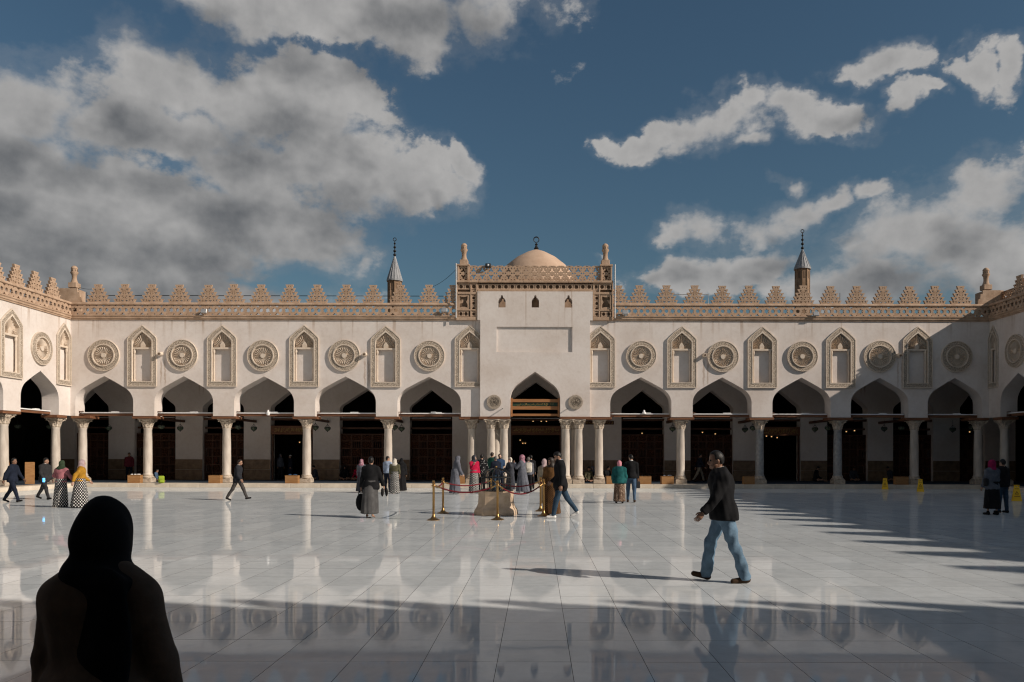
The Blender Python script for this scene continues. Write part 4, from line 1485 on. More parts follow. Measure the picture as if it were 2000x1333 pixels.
cloth_mat('brown_print', (.10, .06, .04), pattern='print', c2=(.36, .27, .20), scale=1.0)
cloth_mat('brown_plaid', (.12, .06, .025), pattern='plaid', c2=(.03, .018, .010), scale=1.0)
cloth_mat('floral_scarf', (.30, .12, .17), pattern='print', c2=(.55, .42, .42), scale=0.7)
for nm, c in dict(skin=(.36, .20, .13), skin_dark=(.22, .115, .07), skin_pale=(.46, .28, .20)).items():
    m, N, b = new_mat(nm)
    tc = N.nt.nodes.new('ShaderNodeTexCoord').outputs['Object']
    f = N.noise(tc, 20, 4, 0.6)
    N.L.new(N.mix(N.lin(f, .35, .65), (*[v * .85 for v in c], 1), (*[v * 1.1 for v in c], 1)), b.inputs['Base Color'])
    b.inputs['Roughness'].default_value = 0.5
    b.inputs['Subsurface Weight'].default_value = 0.0
for nm, c in dict(hair_black=(.008, .007, .006), hair_brown=(.022, .014, .009), hair_grey=(.12, .11, .10)).items():
    ramp_mat(nm, tuple(v * .7 for v in c), tuple(v * 1.3 for v in c), 30, 4, 0.5, 0.6, 90, stretch=(1, 1, .3), bdist=.006)
ramp_mat('eye', (.01, .008, .006), (.015, .01, .008), 5, 2, 0.2)
ramp_mat('lip', (.22, .08, .06), (.26, .10, .08), 20, 2, 0.5)


def seg(P, a, b, ra, rb):
    a, b = np.asarray(a, np.float32), np.asarray(b, np.float32)
    ba = b - a
    pa = P - a
    h = np.clip(pa @ ba / max(1e-9, float(ba @ ba)), 0, 1)
    return np.linalg.norm(pa - h[:, None] * ba, axis=1) - (ra + (rb - ra) * h)


def ell(P, c, r, M=None):
    q = P - np.asarray(c, np.float32)
    if M is not None:
        q = q @ M
    r = np.asarray(r, np.float32)
    k0 = np.linalg.norm(q / r, axis=1)
    k1 = np.linalg.norm(q / (r * r), axis=1) + 1e-6
    return k0 * (k0 - 1) / k1


def smin(a, b, k):
    h = np.clip(0.5 + 0.5 * (b - a) / k, 0, 1)
    return b + (a - b) * h - k * h * (1 - h)


def surface_nets(F, lo, hi, h):
    lo, hi = np.asarray(lo, np.float32), np.asarray(hi, np.float32)
    n = np.maximum(4, np.ceil((hi - lo) / h).astype(int) + 1)
    ax = [lo[i] + h * np.arange(n[i], dtype=np.float32) for i in range(3)]
    G = np.stack(np.meshgrid(*ax, indexing='ij'), -1).reshape(-1, 3)
    V = np.empty(len(G), np.float32)
    for s in range(0, len(G), 200000):
        V[s:s + 200000] = F(G[s:s + 200000])
    V = V.reshape(n)
    I = V < 0
    corners = [(i, j, k) for i in (0, 1) for j in (0, 1) for k in (0, 1)]
    cnt = sum(I[i:n[0] - 1 + i, j:n[1] - 1 + j, k:n[2] - 1 + k].astype(np.int8) for i, j, k in corners)
    cell = np.argwhere((cnt > 0) & (cnt < 8))
    vid = -np.ones(n - 1, np.int64)
    vid[tuple(cell.T)] = np.arange(len(cell))
    acc = np.zeros((len(cell), 3), np.float32)
    num = np.zeros(len(cell), np.float32)
    for a in corners:
        for d in range(3):
            if a[d] == 0:
                b = list(a)
                b[d] = 1
                va = V[cell[:, 0] + a[0], cell[:, 1] + a[1], cell[:, 2] + a[2]]
                vb = V[cell[:, 0] + b[0], cell[:, 1] + b[1], cell[:, 2] + b[2]]
                m = (va < 0) != (vb < 0)
                t = np.where(m, va / np.where(m, va - vb, 1), 0)
                p = np.tile(np.array(a, np.float32), (len(cell), 1))
                p[:, d] = t
                acc[m] += p[m]
                num[m] += 1
    verts = lo + h * (cell + acc / np.maximum(num, 1)[:, None])
    faces = []
    for d in range(3):
        e = [1, 1, 1]
        A = np.moveaxis(I, d, 0)
        ch = A[:-1] != A[1:]
        inner = ch[:, 1:-1, 1:-1]
        idx = np.argwhere(inner)
        if len(idx) == 0:
            continue
        first = A[:-1][:, 1:-1, 1:-1][tuple(idx.T)]
        W = np.moveaxis(vid, d, 0)
        i, j, k = idx[:, 0], idx[:, 1], idx[:, 2]
        q = np.stack([W[i, j, k], W[i, j + 1, k], W[i, j + 1, k + 1], W[i, j, k + 1]], 1)
        flip = first if d != 1 else ~first
        q[~flip] = q[~flip][:, ::-1]
        faces.append(q)
    faces = np.concatenate(faces)
    faces = faces[(faces >= 0).all(1)]
    return verts, faces


def rotm(rx=0.0, ry=0.0, rz=0.0):
    return np.array((Matrix.Rotation(rz, 3, 'Z') @ Matrix.Rotation(ry, 3, 'Y') @ Matrix.Rotation(rx, 3, 'X')), np.float32)


class Fig:
    """skeleton of one figure, 1.75 m tall, facing -Y, in metres"""
    def __init__(s, lean=0, legL=(0, 0), legR=(0, 0), armL=(0, 8, 10, 0), armR=(0, 8, 10, 0), head=(0, 0), spread=3, side=0, footL=0, footR=0, build=1.0, sit=False, twist=0, shw=.180, shz=.438, **kw):
        D = R
        s.build = build
        s.RT = rotm(D(lean), 0, 0) @ rotm(0, D(side), D(twist))     # torso frame
        s.pel = np.array([0, 0, 0.95], np.float32)
        T = lambda v: s.pel + s.RT @ np.array(v, np.float32)
        s.T = T
        s.waist, s.chest, s.neck = T((0, 0, .17)), T((0, 0.0, .36)), T((0, 0.01, .53))
        s.sh = {1: T((shw, 0, shz)), -1: T((-shw, 0, shz))}
        s.RH = s.RT @ rotm(0, 0, D(head[0])) @ rotm(D(head[1]), 0, 0)
        s.headc = T((0, -.012, .585)) + s.RH @ np.array((0, -.01, .085), np.float32)
        s.H = lambda v: s.headc + s.RH @ np.array(v, np.float32)
        s.hip, s.knee, s.ank, s.toe, s.heel = {}, {}, {}, {}, {}
        for sd, (a, k), fp in ((1, legL, footL), (-1, legR, footR)):
            a, k, fp = D(a), D(k), D(fp)
            sp = D(spread) * sd
            hip = s.pel + np.array([sd * .09, 0, -.03], np.float32)
            d1 = np.array([math.sin(sp), -math.sin(a), -math.cos(a)], np.float32)
            d2 = np.array([math.sin(sp) * .5, -math.sin(a - k), -math.cos(a - k)], np.float32)
            if sit:
                d2 = np.array([-sd * .75, -.35, -.05], np.float32)
            d1, d2 = d1 / np.linalg.norm(d1), d2 / np.linalg.norm(d2)
            kn = hip + .43 * d1
            an = kn + .42 * d2
            s.hip[sd], s.knee[sd], s.ank[sd] = hip, kn, an
            fd = np.array([sd * .12, -math.cos(fp), math.sin(fp)], np.float32)
            s.toe[sd] = an + .155 * fd + np.array([0, 0, -.045], np.float32)
            s.heel[sd] = an + np.array([0, .035 * math.cos(fp), -.04 - .03 * math.sin(fp) * 0], np.float32)
        low = min(min(s.toe[sd][2] - .028, s.heel[sd][2] - .04) for sd in (1, -1))
        if sit:
            low = min(low, s.pel[2] - .14)
        dz = np.array([0, 0, -low], np.float32)
        s.pel += 0
        for dct in (s.hip, s.knee, s.ank, s.toe, s.heel, s.sh):
            for k_ in dct:
                dct[k_] = dct[k_] + dz
        s.waist, s.chest, s.neck, s.headc = s.waist + dz, s.chest + dz, s.neck + dz, s.headc + dz
        s.pel = s.pel + dz
        s.elb, s.wri, s.han, s.hax = {}, {}, {}, {}
        for sd, arm in ((1, armL), (-1, armR)):
            sw, ab, e, inn = [D(v) for v in arm]
            u = np.array([sd * math.sin(ab), -math.sin(sw) * math.cos(ab), -math.cos(sw) * math.cos(ab)], np.float32)
            f = np.array([sd * math.sin(ab) * .6 - sd * math.sin(inn), -math.sin(sw + e), -math.cos(sw + e)], np.float32)
            u = s.RT @ u
            f = s.RT @ f
            f /= np.linalg.norm(f)
            s.elb[sd] = s.sh[sd] + .285 * u
            s.wri[sd] = s.elb[sd] + .25 * f
            s.hax[sd] = f

    # ---- fields
    def torso(s, P, inf=0.0, hipinf=0.0):
        b = s.build
        d = ell(P, s.pel, (.16 * (.4 + .6 * b) + inf + hipinf, .115 * b + inf + hipinf, .13 + inf), s.RT)
        d = smin(d, ell(P, s.waist + s.RT @ np.array((0, -.02 * (b - 1) * 4, 0), np.float32), (.142 * b + inf, .105 * b + inf, .17 + inf), s.RT), .07)
        d = smin(d, ell(P, s.chest, (.172 * (.5 + .5 * b) + inf, .118 * (.5 + .5 * b) + inf, .19 + inf), s.RT), .07)
        nb = s.neck - s.RT @ np.array((0, 0, .03), np.float32)
        for sd in (1, -1):
            d = smin(d, seg(P, nb, s.sh[sd], .058 + inf * .7, .056 + inf * .8), .05)
        return d

    def arms(s, P, i0=0.0, i1=0.0, sides=(1, -1)):
        d = None
        for sd in sides:
            q = smin(seg(P, s.sh[sd], s.elb[sd], .054 + i0, .044 + i0), seg(P, s.elb[sd], s.wri[sd], .044 + i0, .028 + i1), .02)
            d = q if d is None else np.minimum(d, q)
        return d

    def legs(s, P, i0=0.0, i1=0.0):
        d = None
        for sd in (1, -1):
            q = smin(seg(P, s.hip[sd], s.knee[sd], .088 + i0, .060 + i0), seg(P, s.knee[sd], s.ank[sd], .060 + i0, .040 + i1), .03)
            d = q if d is None else smin(d, q, .02)
        return d

    def head(s, P, inf=0.0):
        d = ell(P, s.H((0, .012, .018)), (.074 + inf, .094 + inf, .104 + inf), s.RH)
        return smin(d, ell(P, s.H((0, -.028, -.055)), (.049 + inf, .058 + inf, .062 + inf), s.RH), .03)


def wrinkle(P, seed, amp, f=22.0):
    rnd = np.random.RandomState(seed)
    d = 0
    for i in range(5):
        k = rnd.normal(0, 1, 3) * f * (0.6 + .25 * i)
        k[2] *= .6
        d = d + np.sin(P @ k.astype(np.float32) + rnd.uniform(0, 6)) / (1 + .5 * i)
    return d * amp / 2


def grown(name, F, lo, hi, h, mats, parent, extra=None, scale=1.0):
    v, f = surface_nets(F, lo, hi, h)
    # one relaxing pass
    nb = np.zeros_like(v)
    ct = np.zeros(len(v), np.float32)
    for a, b in ((0, 1), (1, 2), (2, 3), (3, 0)):
        np.add.at(nb, f[:, a], v[f[:, b]])
        np.add.at(nb, f[:, b], v[f[:, a]])
        np.add.at(ct, f[:, a], 1)
        np.add.at(ct, f[:, b], 1)
    v = np.where(ct[:, None] > 0, v * .55 + .45 * nb / np.maximum(ct, 1)[:, None], v)
    vs = [tuple(p) for p in v.tolist()]
    fs = [tuple(q) for q in f.tolist()]
    mi = [0] * len(fs)
    if extra is not None:
        o = len(vs)
        vs += extra.v
        fs += [tuple(i + o for i in q) for q in extra.f]
        mi += extra.mi
    if scale != 1.0:
        vs = [(a * scale, b * scale, c * scale) for a, b, c in vs]
    me = bpy.data.meshes.new(name)
    me.from_pydata(vs, [], fs)
    for m in mats:
        me.materials.append(MATS[m])
    me.polygons.foreach_set('material_index', mi)
    me.polygons.foreach_set('use_smooth', [True] * len(fs))
    me.update()
    return link(name, me, parent)


def add_hand(mb, w, ax, sd, curl=35, mat=0, palm_in=None):
    """palm, four unequal bent fingers and a thumb leaving the side of the palm"""
    w, ax = Vector(w.tolist()), Vector(ax.tolist()).normalized()
    inward = Vector((-sd, 0, 0)) if palm_in is None else Vector(palm_in)
    inward = (inward - ax * inward.dot(ax)).normalized()       # palm normal
    fwd = ax.cross(inward).normalized()                        # across the palm
    if fwd.y > 0:
        fwd = -fwd                                             # thumb side points ahead
    mb.cur = mat
    n = 10
    rings = []
    for t, wd, th in ((-.03, .026, .026), (0.0, .027, .02), (.03, .037, .017), (.065, .041, .015), (.09, .038, .012)):
        rings.append([tuple(w + ax * t + fwd * (wd * math.cos(2 * math.pi * i / n)) + inward * (th * math.sin(2 * math.pi * i / n))) for i in range(n)])
    mb.add([p for r_ in rings for p in r_], [(k * n + i, k * n + (i + 1) % n, (k + 1) * n + (i + 1) % n, (k + 1) * n + i) for k in range(4) for i in range(n)] + [tuple(4 * n + i for i in range(n)), tuple(range(n))[::-1]])
    for i, (off, ln) in enumerate(((.028, .070), (.010, .080), (-.009, .075), (-.027, .058))):
        p = w + ax * .086 + fwd * off
        d = ax.copy()
        pts = [tuple(p - ax * .01)]
        for j in range(3):
            d = (Matrix.Rotation(0, 3, 'X') @ d)
            c = math.radians(curl * (.5 + .3 * j))
            d = (d * math.cos(c) + inward * math.sin(c)).normalized()
            p = p + d * ln / 3
            pts.append(tuple(p))
        mb.tube(pts, [.0098, .0092, .0085, .0065], 6)
    p = w + ax * .02 + fwd * .028
    d = (ax * .75 + fwd * .6 + inward * .3).normalized()
    mb.tube([tuple(p), tuple(p + d * .035), tuple(p + d * .035 + (ax * .9 + inward * .4).normalized() * .035)], [.0125, .011, .008], 6)


def person(label, X, Y, height, rz, pose=None, wear=None, skin='skin', h=0.027, z0=0.0, name='person', group=None, curl=35):
    pose, wear = pose or {}, wear or {}
    P0 = Fig(**pose)
    k = height / 1.755
    root = thing(name, label, 'person', (X, Y, z0), R(rz), group)
    seed = int(abs(X * 977 + Y * 131)) % 9999
    allp = np.array([P0.headc, P0.pel] + [d[sd] for d in (P0.sh, P0.elb, P0.wri, P0.knee, P0.ank, P0.toe, P0.heel) for sd in (1, -1)])
    lo, hi = allp.min(0) - .16, allp.max(0) + .16
    lo[2] = max(lo[2], -.04)
    covered = -.014

    def body(P):
        d = P0.torso(P, covered)
        d = smin(d, seg(P, P0.neck - np.array((0, 0, .03), np.float32), P0.headc - P0.RH @ np.array((0, -.015, .05), np.float32), .056, .05), .03)
        d = smin(d, P0.head(P), .02)
        d = smin(d, ell(P, P0.H((0, -.098, -.018)), (.014, .022, .026), P0.RH), .014)      # nose
        d = smin(d, ell(P, P0.H((0, -.080, -.085)), (.024, .022, .018), P0.RH), .015)      # chin
        for sd in (1, -1):
            d = smin(d, ell(P, P0.H((sd * .076, .012, -.008)), (.012, .02, .032), P0.RH), .006)
        d = smin(d, P0.arms(P, covered * .8, -.002), .03)
        d = smin(d, P0.legs(P, covered, covered), .03)
        for sd in (1, -1):
            d = smin(d, seg(P, P0.heel[sd], P0.toe[sd], .034, .026), .02)
        return d
    ex = MB()
    for sd in (1, -1):
        add_hand(ex, P0.wri[sd], P0.hax[sd], sd, curl)
    ex.cur = 1
    for sd in (1, -1):
        ex.ball(tuple(P0.H((sd * .033, -.076, .012)).tolist()), .012, 8, 6)
    ex.cur = 2
    ex.tube([tuple(P0.H((x_, -.088 + abs(x_) * .25, -.060)).tolist()) for x_ in (-.024, -.012, 0, .012, .024)], [.004, .007, .007, .007, .004], 6)
    grown('body', body, lo, hi, h, [skin, 'eye', 'lip'], root, ex, k)

    def cut(P, d, below=None, above=None):
        if below is not None:
            d = np.maximum(d, below - P[:, 2])
        if above is not None:
            d = np.maximum(d, P[:, 2] - above)
        return d

    for item, q in wear.items():
        mat = q if isinstance(q, str) else q['mat']
        q = {} if isinstance(q, str) else q
        if item.startswith('trousers'):
            inf, wide = q.get('inf', .014), q.get('wide', .018)
            over = [v.get('hem', -.12) if isinstance(v, dict) else -.12 for n_, v in wear.items() if n_.startswith(('jacket', 'shirt', 'sweater', 'coat', 'tunic', 'hoodie'))]
            top = P0.pel[2] + (min(over) + .025 if over else .10)

            def F(P):
                d = P0.legs(P, inf, wide)
                d = smin(d, ell(P, P0.pel, (.165 * (.4 + .6 * P0.build) + inf, .12 * P0.build + inf, .14), P0.RT), .05)
                d = d + wrinkle(P, seed, q.get('wr', .009), q.get('wf', 28))
                lowest = np.minimum(np.linalg.norm(P - P0.ank[1], axis=1), np.linalg.norm(P - P0.ank[-1], axis=1))
                d = np.maximum(d, P[:, 2] - top)
                return np.maximum(d, (np.where(np.linalg.norm(P - P0.ank[1], axis=1) < np.linalg.norm(P - P0.ank[-1], axis=1), P0.ank[1][2], P0.ank[-1][2]) - q.get('drop', .035)) - P[:, 2])
            grown('trousers', F, lo, hi, h, [mat], root, None, k)
        elif item.startswith(('jacket', 'shirt', 'sweater', 'coat', 'tunic', 'hoodie')):
            inf, sl, hem = q.get('inf', .022), q.get('sleeve', 1.0), P0.pel[2] + q.get('hem', -.12)
            fl = q.get('flare', .02)

            def F(P):
                d = P0.torso(P, inf, fl * .5)
                c = P0.pel + np.array((0, 0, -.08), np.float32)
                d = smin(d, ell(P, c, (.17 * (.4 + .6 * P0.build) + inf + fl, .125 * P0.build + inf + fl, .22), P0.RT), .05)
                d = smin(d, P0.arms(P, inf * .8, inf * .9), .035)
                if q.get('hood'):
                    d = smin(d, ell(P, P0.T_((0, .075, .50)), (.11, .05, .07), P0.RT), .03)
                d = d + wrinkle(P, seed + 3, q.get('wr', .010), 22)
                for sd in (1, -1):
                    e = P0.elb[sd] + (P0.wri[sd] - P0.elb[sd]) * (sl if sl > .5 else 0) if sl > .5 else P0.sh[sd] + (P0.elb[sd] - P0.sh[sd]) * sl * 2
                    ax = P0.hax[sd] if sl > .5 else (P0.elb[sd] - P0.sh[sd]) / .285
                    rel = P - e
                    along = rel @ ax
                    nearw = np.linalg.norm(rel, axis=1) < .26
                    d = np.where(nearw & (along > 0) & (np.linalg.norm(rel - along[:, None] * ax, axis=1) < .085), np.maximum(d, along), d)
                up = P0.RT @ np.array((0, -.1, 1), np.float32)
                d = np.maximum(d, -seg(P, P0.neck - up * .01, P0.neck + up * .25, .06, .075))
                d = np.maximum(d, (P - P0.neck - up * .045) @ up)
                return cut(P, d, below=hem)
            P0.T_ = lambda v: P0.pel + P0.RT @ np.array(v, np.float32)
            grown(item.split('_')[0], F, lo, hi, h, [mat], root, None, k)
        elif item.startswith(('robe', 'skirt', 'wrap')):
            isrobe = item.startswith('robe')
            zt = P0.pel[2] + q.get('top', .12)
            hem = q.get('hem', .06)
            am = (P0.ank[1] + P0.ank[-1]) / 2
            spread = abs(P0.ank[1] - P0.ank[-1])
            rb = np.array((q.get('rx', .24) + spread[0] * .2, q.get('ry', .21) + spread[1] * .35), np.float32)
            rt = np.array((.155 * (.4 + .6 * P0.build) + .03, .12 * P0.build + .03), np.float32)
            nf, ph = q.get('folds', 9), seed % 7

            def F(P):
                t = np.clip((zt - P[:, 2]) / (zt - hem), 0, 1.05)
                tt = t ** .75
                cx = P0.pel[0] + (am[0] - P0.pel[0]) * t
                cy = P0.pel[1] + (am[1] - P0.pel[1]) * t
                rx, ry = rt[0] + (rb[0] - rt[0]) * tt, rt[1] + (rb[1] - rt[1]) * tt
                x_, y_ = (P[:, 0] - cx) / rx, (P[:, 1] - cy) / ry
                th = np.arctan2(x_, y_)
                rho = np.sqrt(x_ * x_ + y_ * y_)
                fold = 1 + tt * (.045 * np.sin(nf * th + ph + 2 * t) + .03 * np.sin((nf + 5) * th - ph * 2 + 3 * t))
                d = (rho / fold - 1) * np.minimum(rx, ry)
                d = np.maximum(d, P[:, 2] - zt - (.03 if isrobe else 0))
                if isrobe:
                    d = smin(d, P0.torso(P, .03, .02), .08)
                    d = smin(d, P0.arms(P, .03, .05), .04)
                    d = d + wrinkle(P, seed + 5, .008, 16)
                    for sd in (1, -1):
                        rel = P - P0.wri[sd]
                        al = rel @ P0.hax[sd]
                        d = np.where((al > 0) & (np.linalg.norm(rel, axis=1) < .16), np.maximum(d, al), d)
                    up = P0.RT @ np.array((0, -.1, 1), np.float32)
                    d = np.maximum(d, -seg(P, P0.neck - up * .01, P0.neck + up * .25, .06, .075))
                    d = np.maximum(d, (P - P0.neck - up * .045) @ up)
                return np.maximum(d, hem - P[:, 2])
            l2, h2 = lo.copy(), hi.copy()
            l2[:2] = np.minimum(l2[:2], -np.array((.42, .42)) + am[:2] * .5)
            h2[:2] = np.maximum(h2[:2], np.array((.42, .42)) + am[:2] * .5)
            if not isrobe:
                h2[2] = zt + .06
            grown(item.split('_')[0], F, l2, h2, h, [mat], root, None, k)
        elif item.startswith(('headscarf', 'shawl')):
            drop, wide = q.get('drop', .10), q.get('wide', .17)
            big = q.get('big', 0.0)
            face = q.get('face', 1.0)

            def F(P):
                d = P0.head(P, .022 + big)
                d = smin(d, ell(P, P0.H((0, .05, .0)), (.078 + big, .085 + big, .10 + big), P0.RH), .04)
                if q.get('tail'):
                    d = smin(d, ell(P, P0.H((0, .02, .06)), (.07, .09, .10), P0.RH), .04)
                    d = smin(d, ell(P, P0.H((.05, -.02, -.13)), (.085, .10, .055), P0.RH), .03)
                nr = q.get('neck', .085 + big)
                d = smin(d, seg(P, P0.headc - np.array((0, 0, .06), np.float32), P0.neck - P0.RT @ np.array((0, 0, .03), np.float32), nr, nr + .01), .04)
                d = smin(d, ell(P, P0.neck - P0.RT @ np.array((0, 0, .045), np.float32), (wide, .125, drop), P0.RT), .06)
                d = d + wrinkle(P, seed + 9, q.get('wr', .008), q.get('wf', 26))
                fc = ell(P, P0.H((0, -.095, -.012)), (.056 * face, .075, .088 * face), P0.RH)
                return np.maximum(d, -fc)
            c = P0.headc
            if q.get('tail'):
                F0 = F

                def F(P):
                    d = ell(P, P0.T_((-.10, .135, .22)), (.125, .04, .34), P0.RT)
                    d = smin(d, ell(P, P0.T_((-.09, .02, .47)), (.11, .14, .06), P0.RT), .06)
                    d = smin(d, ell(P, P0.T_((0, .05, .50)), (.13, .11, .09), P0.RT), .05)
                    return smin(F0(P), d + wrinkle(P, seed + 4, .008, 18), .05)
                P0.T_ = lambda v: P0.pel + P0.RT @ np.array(v, np.float32)
                c = c - np.array((0, 0, .2), np.float32)
            grown(item.split('_')[0], F, c - np.array((.34, .34, .46 + (.3 if q.get('tail') else 0))), c + np.array((.34, .34, .2 + (.2 if q.get('tail') else 0))), min(h, .022), [mat], root, None, k)
        elif item == 'hair':
            long = q.get('back', -.065)

            def F(P):
                d = P0.head(P, .012)
                loc = (P - P0.headc) @ P0.RH
                # keep the crown and the back of the head, open at the face
                line = np.where(loc[:, 1] < -.02, .055 + q.get('recede', 0.0), long)
                line = np.where(np.abs(loc[:, 1]) < .035, np.maximum(line, .005), line)
                d = d + wrinkle(P, seed + 2, .003, 60)
                return np.maximum(d, line - loc[:, 2])
            c = P0.headc
            grown('hair', F, c - np.array((.16, .16, .16)), c + np.array((.16, .16, .18)), min(h, .018), [mat], root, None, k)
        elif item == 'cap':
            def F(P):
                loc = (P - P0.headc) @ P0.RH
                return np.maximum(P0.head(P, .018), .045 - loc[:, 2])
            c = P0.headc
            grown('cap', F, c - np.array((.16, .16, .16)), c + np.array((.16, .16, .18)), min(h, .018), [mat], root, None, k)
        elif item == 'beard':
            def F(P):
                loc = (P - P0.headc) @ P0.RH
                d = P0.head(P, .008)
                return np.maximum(np.maximum(d, loc[:, 2] + .045 + 0.0 * loc[:, 1]), loc[:, 1] + .0)
            c = P0.headc
            grown('beard', F, c - np.array((.14, .14, .18)), c + np.array((.14, .14, .1)), min(h, .015), [mat], root, None, k)
        elif item == 'shoes':
            for sd in (1, -1):
                def F(P, sd=sd):
                    d = seg(P, P0.heel[sd], P0.toe[sd], .042, .036)
                    d = smin(d, seg(P, P0.heel[sd], P0.ank[sd] + np.array((0, 0, .015), np.float32), .04, .046), .02)
                    sole = min(P0.heel[sd][2] - .04, P0.toe[sd][2] - .03)
                    return d
                a = np.minimum(P0.heel[sd], P0.toe[sd]) - .09
                b = np.maximum(np.maximum(P0.heel[sd], P0.toe[sd]), P0.ank[sd]) + .09
                grown('shoe', F, a, b, min(h, .018), [mat], root, None, k)
        elif item == 'collar':
            o = MB().lathe([(.066, -.02), (.072, .0), (.066, .035), (.056, .035), (.06, 0)], 14).build('collar', mat, root, True)
            p = P0.neck + P0.RT @ np.array((0, -.005, .01), np.float32)
            o.location = tuple((p * k).tolist())
            o.scale = (k, k, k)
            o.rotation_euler = (R(-pose.get('lean', 0)) * 0 + R(12), 0, 0)
        elif item == 'lining':
            pts_ = [P0.T_(v) * k for v in ((.07, -.135, .53), (.075, -.168, .46), (.07, -.19, .36), (.06, -.20, .24))]
            MB().tube([tuple(p.tolist()) for p in pts_], [.012, .014, .014, .010], 6).build('lining', mat, root, True)
        elif item == 'tie':
            a, b = P0.T_((0, -.16, .44)), P0.T_((0, -.165, .12))
            MB().tube([tuple((a * k).tolist()), tuple((b * k).tolist())], [.02, .035], 6).build('tie', mat, root)
    root['_fig'] = 0
    del root['_fig']
    FIGS[root.name] = (P0, k, root)
    return root


FIGS = {}


def hand_world(root, sd, ext=.09):
    P0, k, _ = FIGS[root.name]
    p = (P0.wri[sd] + P0.hax[sd] * ext) * k
    return Matrix.Translation(root.location) @ Matrix.Rotation(root.rotation_euler.z, 4, 'Z') @ Vector(p.tolist())


def at(x, yfeet, ground=0.0):
    """where on the ground a foot seen at this photo pixel stands"""
    Yd = (EYE - ground) * 1556 / (yfeet - 890)
    return (x - 1050) * Yd / 1556, Yd


def tall(yh, yf, Yd):
    return (yf - yh) * Yd / 1556


WALK = dict(lean=4, legL=(24, 6), legR=(-20, 14), footL=12, footR=-24, armL=(-22, 8, 8, 0), armR=(24, 8, 18, 0))
WALK2 = dict(lean=4, legR=(24, 6), legL=(-20, 14), footR=12, footL=-24, armR=(-22, 8, 8, 0), armL=(24, 8, 18, 0))
STAND = dict(legL=(3, 2), legR=(-2, 2), armL=(4, 9, 12, 0), armR=(-3, 9, 10, 0))

# ---- the two people nearest the camera
person('man in dark hooded jacket and blue jeans striding left across the sunlit floor', 2.40, 10.25, 1.72, -90,
       dict(lean=7, legL=(-15, 3), legR=(22, 14), footL=-6, footR=16, armL=(30, 9, 18, 0), armR=(-20, 8, 12, 0), head=(0, 4), build=1.08),
       dict(trousers=dict(mat='jeans', wide=.030, inf=.020, wr=.018, wf=34, drop=.05), jacket=dict(mat='black', inf=.036, hem=-.12, hood=1, flare=.022, wr=.014), collar='white', hair=dict(mat='hair_black', recede=.035, back=-.06), beard='skin_dark', shoes='shoe_brown'), 'skin_dark', 0.0125, curl=45)
fg = person('woman in black headscarf and brown coat seen from behind in the shaded left foreground', -1.575, 2.86, 1.425, 176,
            dict(lean=2, legL=(2, 2), legR=(0, 2), armL=(6, 15, 6, 0), armR=(6, 14, 6, 0), head=(16, 0), build=1.22, shw=.178, shz=.40),
            dict(coat=dict(mat='brown_coat', inf=.042, hem=-.45, flare=.06, wr=.014), trousers='black', headscarf=dict(mat='black', drop=.08, wide=.14, big=.02, neck=.082, tail=1, wr=.016, wf=17), shoes='shoe_black'), 'skin', 0.0125)

# ---- walkers and groups on the floor
def P(label, x, yh, yf, rz, pose, wear, skin='skin', ground=0.0, h=0.027, dz=0.0, **kw):
    X, Yd = at(x, yf, ground)
    return person(label, X, Yd, tall(yh, yf, Yd), rz, pose, wear, skin, h, ground + dz, **kw)


suit = P('elderly man in dark suit jacket and grey trousers walking right past the columns', 464, 897, 979, 90, dict(lean=6, legL=(26, 4), legR=(-22, 10), footL=10, footR=-25, armL=(-10, 8, 20, 0), armR=(12, 8, 30, 0), head=(0, 10), build=1.1),
         dict(trousers='trouser_grey', jacket=dict(mat='suit', hem=-.18, inf=.028), collar='white', hair=dict(mat='hair_brown', recede=.03), shoes='shoe_black'))
sarong = P('barefoot man in black shirt and long grey wrap walking away with a bag', 724, 893, 1012, 178, dict(lean=2, legL=(8, 4), legR=(-12, 12), footR=-20, armL=(-4, 12, 10, 0), armR=(14, 20, 16, 0), build=1.12),
           dict(wrap=dict(mat='greywrap', hem=.12, rx=.2, ry=.19, folds=7), shirt=dict(mat='black', inf=.035, hem=-.16, flare=.05), hair='hair_black'), h=.022)
P('woman in pale patterned headscarf mostly hidden behind the man in black', 706, 898, 963, 170, STAND, dict(skirt='slate_dark', tunic='slate', headscarf='floral_scarf', shoes='shoe_black'))
P('man in light blue shirt and dark trousers facing away near the step', 757, 892, 962, 160, dict(legL=(2, 2), legR=(0, 2), armL=(10, 10, 20, 0), armR=(-8, 10, 20, 0), head=(-40, 0)), dict(trousers='navy', shirt=dict(mat='skyshirt', hem=-.04), hair='hair_black', shoes='shoe_black'))
P('woman in white headscarf, olive top and long polka dot skirt', 771, 897, 965, 185, STAND, dict(skirt=dict(mat='polka', top=.16, rx=.2, ry=.18, hem=.03), tunic=dict(mat='olive', hem=.02, inf=.03), headscarf=dict(mat='cream', drop=.12), shoes='shoe_black'), h=.024)
P('woman in black abaya beside the polka dot skirt', 784, 896, 960, 190, STAND, dict(robe=dict(mat='black', hem=.02), headscarf=dict(mat='black', drop=.16, wide=.2)))
P('stooping woman in hooded grey robe left of the fenced well', 889, 891, 966, 120, dict(lean=10, legL=(4, 3), legR=(-3, 3), armL=(18, 8, 18, 0), armR=(22, 8, 16, 0)), dict(robe=dict(mat='slate', hem=.05, rx=.23, ry=.23), headscarf=dict(mat='slate', drop=.14, wide=.18, big=.01), shoes='white'), h=.024)
